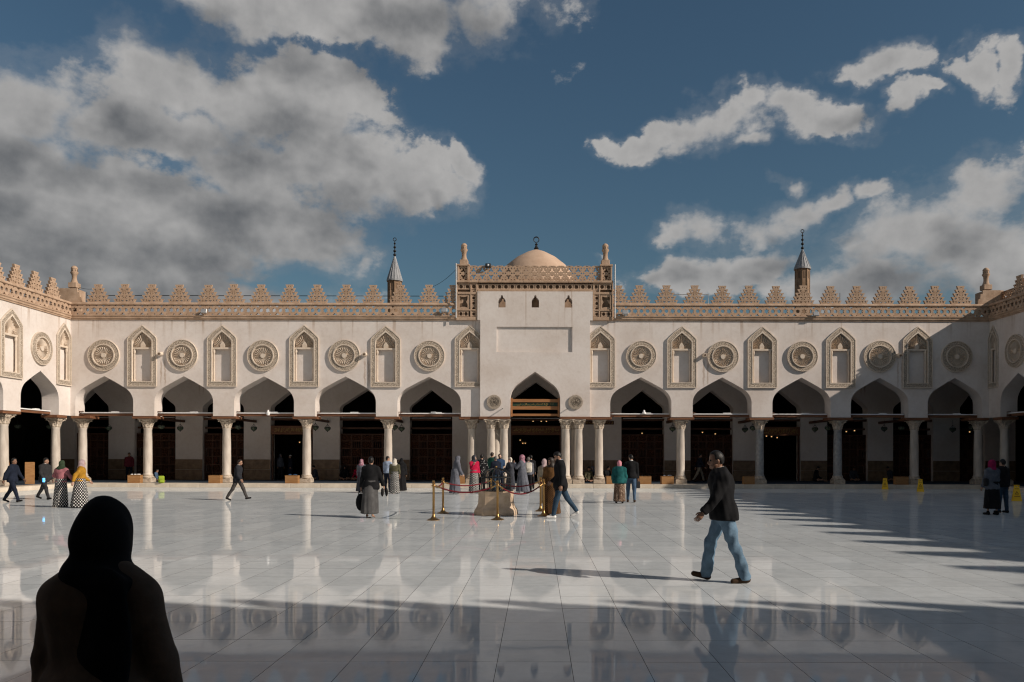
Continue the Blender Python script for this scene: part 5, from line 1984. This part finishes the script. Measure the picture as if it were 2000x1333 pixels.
P('woman in red top, dark headscarf and polka dot skirt left of the well', 926, 890, 964, 35, dict(legL=(3, 2), legR=(-3, 2), armL=(4, 8, 14, 0), armR=(30, 12, 105, 10), head=(30, 0)), dict(skirt=dict(mat='polka', rx=.2, ry=.18, hem=.03), tunic=dict(mat='red', hem=-.02, inf=.026), headscarf=dict(mat='slate_dark', drop=.11), shoes='shoe_black'), 'skin_pale', h=.024)
P('man in black spotted shirt standing with his back turned', 941, 888, 960, 175, dict(legL=(3, 2), legR=(-2, 2), armL=(14, 14, 40, 10), armR=(14, 14, 40, 10), build=1.15), dict(trousers='black', shirt=dict(mat='spotted', hem=-.12, inf=.03), hair='hair_black', shoes='shoe_black'))
P('short haired man in dark green top in front of a column', 961, 884, 956, 150, STAND, dict(trousers='charcoal', shirt='green', hair='hair_brown', shoes='shoe_black'))
P('grey haired man in navy hooded jacket leaning over the well cage', 970, 891, 962, -150, dict(lean=10, legL=(3, 2), legR=(-2, 2), armL=(20, 10, 30, 0), armR=(20, 10, 30, 0)), dict(trousers='jeans_dark', hoodie=dict(mat='navy', hem=-.1, inf=.035, hood=1), hair='hair_grey', shoes='shoe_black'))
P('bearded man in blue t-shirt facing the camera beside a column', 976, 887, 957, 15, STAND, dict(trousers='navy', shirt=dict(mat='blue', sleeve=.42), hair=dict(mat='hair_black', recede=.02), beard='hair_brown', shoes='shoe_black'), 'skin_pale')
P('woman in dark grey robe and pale headscarf raising a hand to her face', 997, 894, 958, -40, dict(legL=(3, 2), legR=(-3, 2), armL=(60, 12, 110, 20), armR=(20, 10, 60, 15), head=(20, 0)), dict(robe=dict(mat='slate_dark', hem=.04), headscarf=dict(mat='cream', drop=.06, wide=.12), shoes='white'), h=.024)
P('woman in grey robe and purple flowered headscarf with white shoes', 1020, 889, 965, -115, dict(legL=(10, 4), legR=(-10, 6), armL=(40, 10, 110, 20), armR=(10, 10, 40, 0), head=(10, 0)), dict(robe=dict(mat='slate', hem=.1, rx=.23, ry=.22), headscarf=dict(mat='floral_scarf', drop=.08, wide=.12, big=.01), shoes='white'), h=.024)
bp = P('person in dark clothes with a cream backpack beside the purple headscarf', 1032, 893, 960, 185, STAND, dict(trousers='black', sweater='slate', hair=dict(mat='hair_grey', back=-.09), shoes='shoe_black'))
P('man in black standing in the shadow of the portal', 1037, 889, 955, 200, STAND, dict(trousers='black', jacket='black', hair='hair_black', shoes='shoe_black'))
P('person in khaki jacket half hidden behind the couple at the rope', 1063, 897, 984, 165, STAND, dict(trousers='khaki', jacket=dict(mat='khaki', hem=-.2), headscarf=dict(mat='blush', drop=.05, wide=.1), shoes='shoe_brown'))
P('woman in brown checked skirt and dark headscarf beside the brass post', 1077, 894, 1007, -20, dict(legL=(4, 3), legR=(-4, 3), armL=(4, 8, 10, 0), armR=(10, 8, 30, 10), head=(-30, 5)), dict(skirt=dict(mat='brown_plaid', rx=.23, ry=.2, hem=.05, top=.2), tunic=dict(mat='ochre', hem=-.06, inf=.03), headscarf=dict(mat='hair_brown', drop=.15, wide=.16), shoes='white'), h=.022)
P('tall man in black jacket and blue jeans stepping left with his head bowed', 1095, 880, 1012, -90, dict(lean=2, legL=(14, 2), legR=(-24, 12), footL=0, footR=-30, armL=(-6, 7, 12, 0), armR=(10, 8, 40, 10), head=(0, 26), build=1.05),
  dict(trousers=dict(mat='jeans_dark', wide=.012, inf=.012), jacket=dict(mat='black', inf=.034, hem=-.24, flare=.03), collar='skyshirt', hair='hair_black', beard='hair_black', shoes='white'), h=.018)
P('woman in teal shawl, pink headscarf and patterned brown skirt walking away', 1210, 900, 983, 175, dict(legL=(4, 3), legR=(-6, 5), armL=(8, 14, 30, 10), armR=(8, 14, 30, 10)), dict(skirt=dict(mat='brown_print', rx=.2, ry=.19, hem=.08), tunic=dict(mat='teal', hem=-.14, inf=.06, flare=.07), headscarf=dict(mat='pink', drop=.06, wide=.1), shoes='shoe_black'), h=.022)
jm = P('man in black sweater and jeans bending his head towards the teal shawl', 1233, 887, 981, 172, dict(lean=3, legL=(8, 3), legR=(-8, 6), armL=(2, 8, 8, 0), armR=(2, 8, 8, 0), head=(35, 18)), dict(trousers=dict(mat='denim', wide=.01, inf=.012), sweater=dict(mat='black', hem=-.08, inf=.03), collar='white', hair='hair_black', shoes='shoe_brown'), h=.022)
P('woman in magenta headscarf, grey jacket and black skirt in the shade at right', 1938, 897, 1004, 190, dict(legL=(3, 2), legR=(-3, 2), armL=(4, 10, 20, 0), armR=(10, 12, 50, 0), build=1.1), dict(skirt=dict(mat='black', hem=.2, rx=.21, ry=.19), jacket=dict(mat='denim_grey', inf=.035, hem=-.16), headscarf=dict(mat='magenta', drop=.08, wide=.13, big=.008), shoes='shoe_black'), h=.022)
P('man in dark jacket and jeans beside the magenta headscarf', 1959, 895, 1000, 200, STAND, dict(trousers='jeans_dark', jacket=dict(mat='black', inf=.03), hair='hair_black', shoes='shoe_black'))
P('guard in navy uniform jacket striding right at the left edge', 24, 895, 984, 90, WALK2, dict(trousers='navy', jacket=dict(mat='navy', hem=-.14, inf=.03), hair=dict(mat='hair_black', recede=.02), shoes='shoe_black'), 'skin_dark', h=.022)
tieman = P('man in charcoal suit, tie and glasses walking behind the two women', 86, 892, 978, 72, dict(lean=7, legL=(-30, 8), legR=(30, 8), footL=-20, footR=10, armL=(6, 10, 20, 0), armR=(20, 14, 30, 0), head=(20, 0)), dict(trousers='charcoal', jacket=dict(mat='charcoal', hem=-.18, inf=.03), collar='white', hair='hair_black', shoes='shoe_black'), h=.022)
P('woman in green headscarf with dusty pink back and polka dot skirt', 119, 902, 993, 176, dict(lean=3, legL=(3, 2), legR=(-3, 2), armL=(20, 35, 60, 0), armR=(10, 30, 30, 0), head=(0, 6)), dict(skirt=dict(mat='polka', rx=.22, ry=.2, hem=.02), tunic=dict(mat='dusty_pink', hem=-.02, inf=.026), headscarf=dict(mat='forest', drop=.12, wide=.2), shoes='shoe_black'), h=.022)
P('woman in mustard top, blush headscarf and polka dot skirt turning right', 157, 900, 994, 110, dict(lean=4, legL=(6, 3), legR=(-6, 5), armL=(10, 20, 40, 0), armR=(-30, 30, 20, 0)), dict(skirt=dict(mat='polka', rx=.25, ry=.24, hem=.02), tunic=dict(mat='mustard', hem=.0, inf=.035), headscarf=dict(mat='blush', drop=.13, wide=.14), shoes='shoe_black'), 'skin_pale', h=.022)

# ---- people under the far arcade
G = PLZ
P('man in coral shirt and jeans with his back turned under the arcade', 417, 886, 938, 175, dict(legL=(2, 2), legR=(-2, 2), armL=(10, 12, 70, 10), armR=(10, 12, 70, 10)), dict(trousers='jeans_dark', shirt=dict(mat='coral', sleeve=.45), hair='hair_black', shoes='shoe_black'), ground=G)
P('grey jacketed person standing in the inscribed doorway', 547, 888, 938, 60, STAND, dict(trousers='charcoal', jacket='slate', headscarf=dict(mat='slate', drop=.05, wide=.1), shoes='shoe_black'), ground=G)
P('man in dark robe and white cap in the inscribed doorway', 567, 890, 938, -50, STAND, dict(robe='navy', cap='white', hair='hair_black', shoes='shoe_black'), ground=G)
P('man in maroon sweater standing behind a column at left', 252, 886, 940, 40, STAND, dict(trousers='navy', sweater='maroon', hair='hair_black', shoes='shoe_black'), ground=G)
P('person in jeans half lost in the dark arcade at left', 206, 888, 937, 10, STAND, dict(trousers='jeans_dark', sweater='charcoal', hair='hair_black', shoes='shoe_black'), ground=G)
P('man in dark vest and grey trousers walking right in the arcade', 1366, 884, 941, 90, WALK, dict(trousers='khaki', jacket=dict(mat='navy', hem=-.04), hair='hair_black', shoes='shoe_black'), ground=G)
SIT = dict(lean=12, legL=(88, 0), legR=(88, 0), spread=28, sit=True, armL=(25, 12, 45, 10), armR=(25, 12, 45, 10), head=(0, 15))


def sitter(label, x, yf, hgt, rz, top, legs, hair=None, scarf=None):
    w = dict(trousers=legs, sweater=top)
    if scarf:
        w['headscarf'] = dict(mat=scarf, drop=.1)
    else:
        w['hair'] = hair or 'hair_black'
    X, Yd = at(x, yf, G)
    return person(label, X, Yd, hgt, rz, SIT, w, 'skin', .03, G + .008)


kid = sitter('child in blue sitting against the column base with a lime backpack', 302, 943, 1.25, 100, 'denim', 'khaki')
sitter('person in olive sitting on the carpet before the brown wainscot', 496, 938, 1.65, 10, 'olive', 'charcoal')
sitter('person in dark clothes sitting right of the patterned capital column', 618, 940, 1.6, -60, 'slate_dark', 'navy')
sitter('person in black sitting before the screen at centre left', 672, 939, 1.6, 20, 'black', 'charcoal', scarf='black')
sitter('person in red sitting before the wooden screen', 700, 939, 1.55, -20, 'red', 'charcoal')
sitter('person in olive coat sitting between the portal columns and the boxes', 1148, 942, 1.6, 20, 'olive', 'charcoal')
sitter('person in white cap row sitting right of the portal columns', 1159, 941, 1.6, -20, 'navy', 'navy', scarf='slate')
sitter('person in black sitting behind the teal shawl', 1184, 941, 1.6, 40, 'black', 'black')
sitter('person in grey sitting in the dark arch at right', 1666, 939, 1.55, 0, 'slate_dark', 'slate')
sitter('person with pale trousers sitting beside the grey column at right', 1592, 940, 1.6, 80, 'black', 'cream')
sitter('person in dark clothes sitting by the box at far right', 1735, 939, 1.6, -30, 'slate_dark', 'navy')

# ---- carried things


def held(name, label, cat, mb, mats, loc, rz=0.0, smooth=False):
    o = mb.build(name, mats, None, smooth, loc, rz)
    return tag(o, label, cat)


w = hand_world(sarong, 1, .10)
bag = MB().ball((0, 0, -0.30), 0.16, 12, 8, (1, 1, 1.45))
bag.v = [(x_ * .85, y_ * .5, z_) for x_, y_, z_ in bag.v]
bag.tube([(-.07, 0, -.13), (-.05, 0, -.02), (0, 0, 0.0), (.05, 0, -.02), (.07, 0, -.13)], .012, 6)
bag.tube([(.05, .02, -.5), (.02, .02, -.57), (-.03, .02, -.55)], .008, 5)
held('backpack', 'black backpack dangling from the barefoot man\'s left hand', 'backpack', bag, 'black', w, 0.4, 50)
w = hand_world(sarong, -1, .10)
for s_ in (-1, 1):
    sh = MB().ball((0, 0, -.10), .05, 10, 6, (1, 1, 2.3))
    sh.v = [(x_ * .8, y_, z_) for x_, y_, z_ in sh.v]
    held('carried_shoe', ('nearer' if s_ < 0 else 'farther') + ' of two dark shoes hanging from the barefoot man\'s right hand', 'shoe', sh, 'shoe_black', w + Vector((.045 * s_, .05 * s_, 0)), .3 * s_, 50)
P0, kk, rt = FIGS[bp.name]
M_ = Matrix.Translation(bp.location) @ Matrix.Rotation(bp.rotation_euler.z, 4, 'Z')
b = MB().bbox(-.15, .15, -.09, .09, -.22, .22, .045).bbox(-.11, .11, .08, .13, -.18, .02, .02)
held('backpack', 'cream backpack worn by the person beside the purple headscarf', 'backpack', b, 'cream', M_ @ Vector((0, .22, 1.22 * kk)), bp.rotation_euler.z, 50)
w = hand_world(kid, 1)
b = MB().bbox(-.14, .14, -.08, .08, 0, .36, .04).bbox(-.10, .10, -.12, -.07, .04, .18, .02)
held('backpack', 'lime green backpack on the ground by the column base at left', 'backpack', b, 'lime', (at(315, 946, G)[0], at(315, 946, G)[1], G + .01), .5, 50)
w = hand_world(jm, -1, .08)
b = MB().bbox(-.07, .07, -.045, .045, -.26, -.02, .02)
b.tube([(-.05, 0, -.03), (-.03, 0, .02), (.03, 0, .02), (.05, 0, -.03)], .006, 5)
held('handbag', 'small dark bag in the right hand of the man in jeans', 'bag', b, 'charcoal', w, .2)
w = hand_world(tieman, -1, .10)
held('phone', 'phone with glowing blue screen in the suited man\'s hand', 'phone', MB().bbox(-.038, .038, -.006, .006, -.07, .07, .004), 'phone_screen', w + Vector((.01, -.03, 0)), .1)
# shoulder bag of the woman in the shade
bx_, by_ = at(1925, 975)
held('shoulder_bag', 'dark shoulder bag with pale flap on the hip of the magenta headscarf', 'bag', MB().bbox(-.12, .12, -.05, .05, -.12, .1, .03), 'charcoal', (at(1926, 1004)[0], at(1926, 1004)[1] - .05, .92), .5, 50)

# ------------------------------------------------------------------ wellhead with its iron cage, posts and ropes
wx, wy = -1.13, 21.75
well = thing('wellhead', 'octagonal tan stone wellhead with flared foot under an iron cage', 'wellhead', (wx, wy, 0), R(11))
MB().lathe([(.60, 0), (.61, .03), (.60, .10), (.585, .15), (.53, .22), (.495, .32), (.485, .50), (.49, .60), (.50, .65), (.36, .65), (.35, .40)], 8).build('stone_body', 'well_stone', well)
cage = MB()
rr = .40
for i in range(16):
    a = 2 * math.pi * i / 16
    ca, sa = math.cos(a), math.sin(a)
    cage.tube([(rr * ca, rr * sa, .66), (rr * ca, rr * sa, 1.0), (rr * 1.02 * ca, rr * 1.02 * sa, 1.03)] + [(rr * math.cos(t) * ca, rr * math.cos(t) * sa, 1.03 + .24 * math.sin(t)) for t in np.linspace(.15, 1.5, 7)], .012, 5)
for z in (.70, .85, 1.02):
    cage.tube([(rr * 1.01 * math.cos(2 * math.pi * i / 32), rr * 1.01 * math.sin(2 * math.pi * i / 32), z) for i in range(33)], .015 if z > 1 else .010, 5)
cage.build('iron_cage', 'iron', well)
MB().ball((0, 0, 1.30), .035, 10, 8).build('brass_knob', 'brass', well, True)
MB().lathe([(.46, .651), (.47, .66), (.46, .675), (.40, .675)], 24).build('cage_ring', 'iron', well)

st = MB().lathe([(.165, 0), (.165, .012), (.13, .03), (.08, .05), (.05, .085), (.034, .14), (.029, .16), (.029, .84), (.036, .85), (.036, .88), (.029, .89), (.045, .91), (.045, .925), (.02, .935), (.022, .945), (.034, .96), (.034, .985), (.012, 1.0)], 18).mesh('stanchion', 'brass', 40)
posts = {}
for key, x, yb, lab in (('FL', 847, 1017, 'brass rope post at the front left corner of the well'), ('FM', 972, 1016, 'brass rope post directly in front of the wellhead'), ('FR', 1062, 1008.5, 'brass rope post at the front right beside the brown skirt'),
                        ('BL', 865.5, 1003.5, 'brass rope post at the back left of the well'), ('BM', 960, 995, 'brass rope post hidden behind the well cage'), ('BR', 1056, 999, 'brass rope post at the back right, partly hidden')):
    X_, Y_ = at(x, yb)
    o = thing('rope_post', lab, 'stanchion', (X_, Y_, 0), group='brass posts around the well')
    link('post', st, o)
    MB().lathe([(.05, .845), (.055, .86), (.05, .88)], 12).build('rope_ring', 'brass', o)
    posts[key] = Vector((X_, Y_, .86))


def rope(a, b, sag, label):
    A, B = posts[a], posts[b]
    t = thing('rope', label, 'rope', ((A + B) / 2)[:2] + (0,))
    c = t.location
    n = 18
    d = (B - A).normalized() * .05
    A2, B2 = A + d, B - d
    pts_ = [A2.lerp(B2, i / n) - Vector((0, 0, sag * 4 * (i / n) * (1 - i / n))) - Vector(c) for i in range(n + 1)]
    MB().tube(pts_[1:-1], .019, 8).build('velvet_rope', 'rope', t, True)
    for e, f in ((0, 1), (-1, -2)):
        MB().tube([pts_[e], pts_[f], pts_[f] + (pts_[f] - pts_[e]) * .5], [.012, .024, .024], 8).build('brass_hook', 'brass', t, True)


rope('FL', 'FM', .17, 'dark red rope sagging between the two front posts at left')
rope('FM', 'FR', .24, 'dark red rope hanging in a deep curve in front at right')
rope('BL', 'BM', .12, 'dark red rope behind the well at left')
rope('BM', 'BR', .16, 'dark red rope behind the well at right')
rope('FL', 'BL', .06, 'short dark red rope closing the left side of the well')
rope('FR', 'BR', .06, 'short dark red rope closing the right side of the well')

# ------------------------------------------------------------------ yellow wet floor signs
def wet_sign(x, yb, hgt, label):
    X_, Y_ = at(x, yb)
    Y_ = min(Y_, 39.0)
    X_ = (x - 1050) * Y_ / 1556
    t = thing('wet_floor_sign', label, 'sign', (X_, Y_, 0), R(-24), group='yellow wet floor signs')
    for s_ in (-1, 1):
        out_ = [(-.15, .02), (-.11, .02), (-.10, .0), (-.15, .0), (-.15, 0), (.15, 0), (.15, .02), (.075, hgt), (-.075, hgt)][4:]
        out_ = [(-.155, 0), (.155, 0), (.075, hgt), (-.075, hgt)]
        M = Matrix.Rotation(R(14 * s_), 4, 'X')
        pl = MB().plate(out_, [[(-.03, hgt - .07), (.03, hgt - .07), (.03, hgt - .045), (-.03, hgt - .045)]], -.008, .008,
                        Matrix.Translation((0, s_ * .14, 0)) @ M)
        p_ = pl.build('sign_board', 'yellow_plastic', t)
        if s_ < 0:
            ink = MB()
            MM = Matrix.Translation((0, s_ * .14, 0)) @ M
            for q in range(7):
                ink.box(-.06 + q * .018, -.05 + q * .018, -.011, -.0085, hgt * .74, hgt * .79, MM)
            ink.plate([(-.06, hgt * .42), (.06, hgt * .42), (0, hgt * .62)], [[(-.035, hgt * .445), (.035, hgt * .445), (0, hgt * .57)]], -.011, -.0085, MM)
            for q in range(9):
                ink.box(-.085 + q * .02, -.074 + q * .02, -.011, -.0085, hgt * .26, hgt * .32, MM)
            ink.build('printed_warning', 'sign_ink', p_)
    MB().box(-.10, .10, -.02, .02, hgt - .03, hgt - .012).build('hinge', 'yellow_plastic', t)


wet_sign(1729, 950, .56, 'yellow folding floor sign standing closest to the step')
wet_sign(1798, 959, .58, 'yellow folding floor sign in the middle of the three')
wet_sign(1986, 977, .60, 'yellow folding floor sign at the right edge')

# ------------------------------------------------------------------ wooden shoe boxes along the platform edge
def shoebox(x, wpx, label, items=True, y=None):
    Yb = 39.75 if y is None else y
    s_ = 1556 / Yb
    X_ = (x - 1050) / s_
    hw = wpx / s_ / 2
    t = thing('shoe_box', label, 'box', (X_, Yb, PLZ), R(random.uniform(-6, 6)), group='wooden shoe boxes')
    for nm, a in (('front_board', (-hw, hw, -.16, -.14, 0, .38)), ('back_board', (-hw, hw, .14, .16, 0, .38)), ('side_board', (-hw, -hw + .02, -.138, .138, 0.002, .379)), ('side_board', (hw - .02, hw, -.138, .138, 0.002, .379)), ('lid', (-hw - .01, hw + .01, -.17, .17, .382, .40))):
        MB().bbox(*a, .004).build(nm, 'wood_box', t)
    if items:
        sh = MB()
        for q in range(3):
            M = Matrix.Translation((random.uniform(-hw * .7, hw * .7), random.uniform(-.08, .08), .43)) @ Matrix.Rotation(random.uniform(0, 3), 4, 'Z')
            sh.ball((0, 0, 0), .045, 8, 6, (1, 1, .7), M @ Matrix.Diagonal((2.4, 1, 1, 1)))
        o = sh.build('left_shoes', random.choice(['white', 'shoe_black', 'slate', 'blue']), None, True, (X_, Yb, PLZ - .0))
        tag(o, 'few loose shoes lying on the ' + label, 'shoes', 'shoes left on the boxes')
        o['kind'] = 'stuff'
        del o['category']
        del o['label']


shoebox(264, 24, 'wooden box left of the first full column at left')
shoebox(421, 23, 'wooden box left of the second column at left', False)
shoebox(571, 25, 'wooden box in front of the inscribed doorway')
shoebox(902, 12, 'narrow wooden box behind the stooping grey robe')
shoebox(1190, 12, 'narrow wooden box left of the teal shawl', False)
shoebox(1260, 23, 'wooden box just right of the man in jeans')
shoebox(1303, 24, 'wooden box left of the first free column right of the portal')
shoebox(1462, 21, 'wooden box beside the grey column, behind the striding man', False)
shoebox(1760, 25, 'wooden box in the shade at far right', False)
bk_ = MB().lathe([(.09, 0), (.115, .24), (.12, .25), (.105, .25), (.08, .02)], 14)
tag(bk_.build('bucket', 'green_plastic', None, True, (at(248, 947, G)[0], 39.8, PLZ)), 'small green bucket on the platform edge at left', 'bucket')
# boards and an orange ladder in the left arcade
tag(MB().bbox(-.2, .2, -.02, .02, 0, 1.05, .006).build('upright_board', 'wood_box', None, False, (at(39, 950, G)[0] - .3, 38.0, PLZ), R(30)), 'tall pale wooden board standing at the left arcade', 'board')
ld = thing('ladder', 'orange wooden ladder standing in the dark left arcade', 'ladder', (-25.9, 38.6, PLZ), R(40))
for s_ in (-1, 1):
    MB().tube([(s_ * .3, 0, 0), (s_ * .16, .5, 2.3)], .035, 6).build('ladder_rail', 'wood_bright', ld)
for q in range(7):
    t_ = (q + .5) / 7
    MB().tube([(-.3 + .14 * t_, .5 * t_, 2.3 * t_), (.3 - .14 * t_, .5 * t_, 2.3 * t_)], .022, 6).build('rung', 'wood_bright', ld)

# ------------------------------------------------------------------ hanging lanterns
lg = MB().lathe([(.05, -.02), (.075, 0), (.14, .05), (.165, .10), (.165, .17), (.12, .20), (.06, .215)], 12).mesh('glass_bowl', 'lantern_glass', 40)
lf = MB()
for z, r_ in ((.0, .08), (.10, .17), (.17, .17), (.21, .075)):
    lf.lathe([(r_ - .004, z - .008), (r_ + .006, z), (r_ - .004, z + .008)], 12)
for i in range(6):
    a = 2 * math.pi * i / 6
    lf.tube([(.08 * math.cos(a), .08 * math.sin(a), 0), (.168 * math.cos(a), .168 * math.sin(a), .10), (.168 * math.cos(a), .168 * math.sin(a), .17), (.02 * math.cos(a), .02 * math.sin(a), .32)], .006, 4)
lf.ball((0, 0, -.045), .03, 8, 6)
lf.ball((0, 0, .33), .028, 8, 6)
lf = lf.mesh('lantern_frame', 'iron', 40)
LAN = [(34, 836, 42.6, 'left arcade, left of the corner columns'), (96, 836, 42.6, 'left arcade next to the corner columns'), (167, 836, 42.0, 'first arch from the left corner, left one'), (212, 839, 43.4, 'first arch from the left corner, right one'),
       (314.6, 836, 42.0, 'second arch from the left corner, left one'), (351.6, 839, 43.4, 'second arch from the left corner, right one'), (464.5, 836, 42.0, 'third arch from the left corner, left one'), (495.6, 839, 43.4, 'third arch from the left corner, right one'),
       (616, 837, 42.6, 'fourth arch, beside the patterned capital'), (639.5, 839, 43.4, 'fourth arch, over the white pier'), (771, 836, 42.6, 'fifth arch, close behind the column'), (784, 839, 43.4, 'fifth arch, over the white pier'),
       (1313.6, 838, 43.0, 'first arch right of the portal'), (1455, 839, 43.4, 'second arch right of the portal'), (1470.5, 836, 42.4, 'second arch right of the portal, against the capital'),
       (1591.7, 838, 43.2, 'third arch right of the portal'), (1617, 836, 42.4, 'third arch right of the portal, nearer the column'), (1727, 837, 43.2, 'fourth arch right of the portal'), (1761, 835, 42.2, 'fourth arch right of the portal, nearer the column'), (1861, 838, 43.2, 'dark last arch at right'), (1899, 834, 42.2, 'dark last arch at right, nearer the corner')]
for x, y, Yd, where in LAN:
    s_ = 1556 / Yd
    zc = EYE + (890 - y) / s_ - .1
    t = thing('hanging_lantern', 'green glass lantern hanging in the ' + where, 'lantern', ((x - 1050) / s_, Yd, zc), group='glass lanterns under the arcade')
    link('glass_bowl', lg, t)
    link('lantern_frame', lf, t)
    MB().tube([(0, 0, .33), (0, 0, 3.60 - zc)], .008, 5).build('hanging_rod', 'iron', t)

# lit lamps deep in the prayer hall
bulb = MB().ball((0, 0, 0), .045, 10, 8).mesh('bulb', 'warm_bulb', True)
shade = MB().lathe([(.03, .12), (.09, .08), (.11, .02), (.10, .02), (.02, .11)], 12).mesh('lamp_shade', 'brass', True)
for x, y, wh in ((1254, 846, 'above the screen right of the portal'), (1372, 844, 'above the second screen right of the portal'), (1397, 847, 'right part of the second screen'), (1497, 851, 'left of three in the dark doorway'), (1507, 852, 'middle of three in the dark doorway'), (1518, 854, 'right of three in the dark doorway'),
                 (1653, 842, 'left of two above a dark screen at right'), (1669, 840, 'right of two above a dark screen at right'), (1894, 842, 'far right dark arch'), (1021, 866, 'left of the pair deep in the portal'), (1026, 866, 'right of the pair deep in the portal'), (1016, 860, 'higher one left of the pair in the portal'),
                 (1041, 823, 'left one high in the portal'), (1057, 823, 'middle one high in the portal'), (1067, 823, 'right one high in the portal'), (585, 865, 'small one deep in the inscribed doorway')):
    Yd = 52.0
    s_ = 1556 / Yd
    z_ = EYE + (890 - y) / s_
    t = thing('lit_lamp', 'small glowing warm lamp, ' + wh, 'lamp', ((x - 1050) / s_, Yd, z_), group='lit lamps in the prayer hall')
    link('bulb', bulb, t)
    link('lamp_shade', shade, t)
    MB().tube([(0, 0, .11), (0, 0, 7.99 - z_)], .006, 4).build('lamp_cord', 'iron', t)

# ------------------------------------------------------------------ floodlights, loudspeaker, cables
for x, y, wh in ((401, 611, 'left half of the pierced parapet'), (868, 608, 'parapet just left of the portal frame'), (1219.5, 612, 'parapet just right of the portal frame'), (1590, 614, 'right half of the parapet')):
    t = thing('floodlight', 'grey floodlight fixed on the ' + wh, 'floodlight', (PX(x), YF - .25, PZ(y) - .1))
    MB().bbox(-.15, .15, -.05, .05, 0, .22, .015, Matrix.Rotation(R(-20), 4, 'X')).build('lamp_housing', 'grey_metal', t)
    MB().box(-.13, .13, -.056, -.051, .02, .2, Matrix.Rotation(R(-20), 4, 'X')).build('lamp_glass', 'lead', t)
    MB().tube([(0, .04, .1), (0, .2, .0)], .02, 6).build('bracket', 'iron', t)
t = thing('loudspeaker', 'black loudspeaker on top of the portal balustrade', 'loudspeaker', (PX(953), YF - .12, 11.12))
MB().bbox(-.14, .14, -.14, .1, 0, .18, .02).build('speaker_box', 'black_plastic', t)
MB().lathe([(.06, 0), (.02, .02)], 12, M=Matrix.Translation((0, -.142, .09)) @ Matrix.Rotation(R(90), 4, 'X')).build('speaker_cone', 'grey_metal', t)
t = thing('security_camera', 'white dome camera on the tie beam right of the portal', 'camera', (PX(1259.5), YF + .35, 3.74))
MB().lathe([(.09, 0), (.11, .03), (.10, .08), (.06, .13), (.05, .2), (.01, .22)], 12).build('dome_housing', 'white_paint', t, True)
t = thing('security_camera', 'dark camera on the tie beam left of the portal', 'camera', (PX(845), YF + .32, 3.72))
MB().bbox(-.14, .14, -.1, .1, 0, .12, .02).build('camera_housing', 'grey_metal', t)
t = thing('security_camera', 'white camera on the tie beam of the third arch from left', 'camera', (PX(519), YF + .35, 3.74))
MB().lathe([(.07, -.1), (.1, .0), (.10, .05), (.05, .1), (.04, .18)], 12).build('dome_housing', 'white_paint', t, True)
for (xa_, ya_, xb_, yb_, lab) in ((838, 562, 891, 524, 'thin black cable running up to the portal frame'), (150, 562, 195, 560, 'thin black cable from the left corner block to a merlon')):
    pts_ = [(PX(xa_ + (xb_ - xa_) * q / 8), YF + .15, PZ(ya_ + (yb_ - ya_) * q / 8 + 5 * 4 * (q / 8) * (1 - q / 8))) for q in range(9)]
    tag(MB().tube(pts_, .010, 5).build('cable', 'iron'), lab, 'cable')
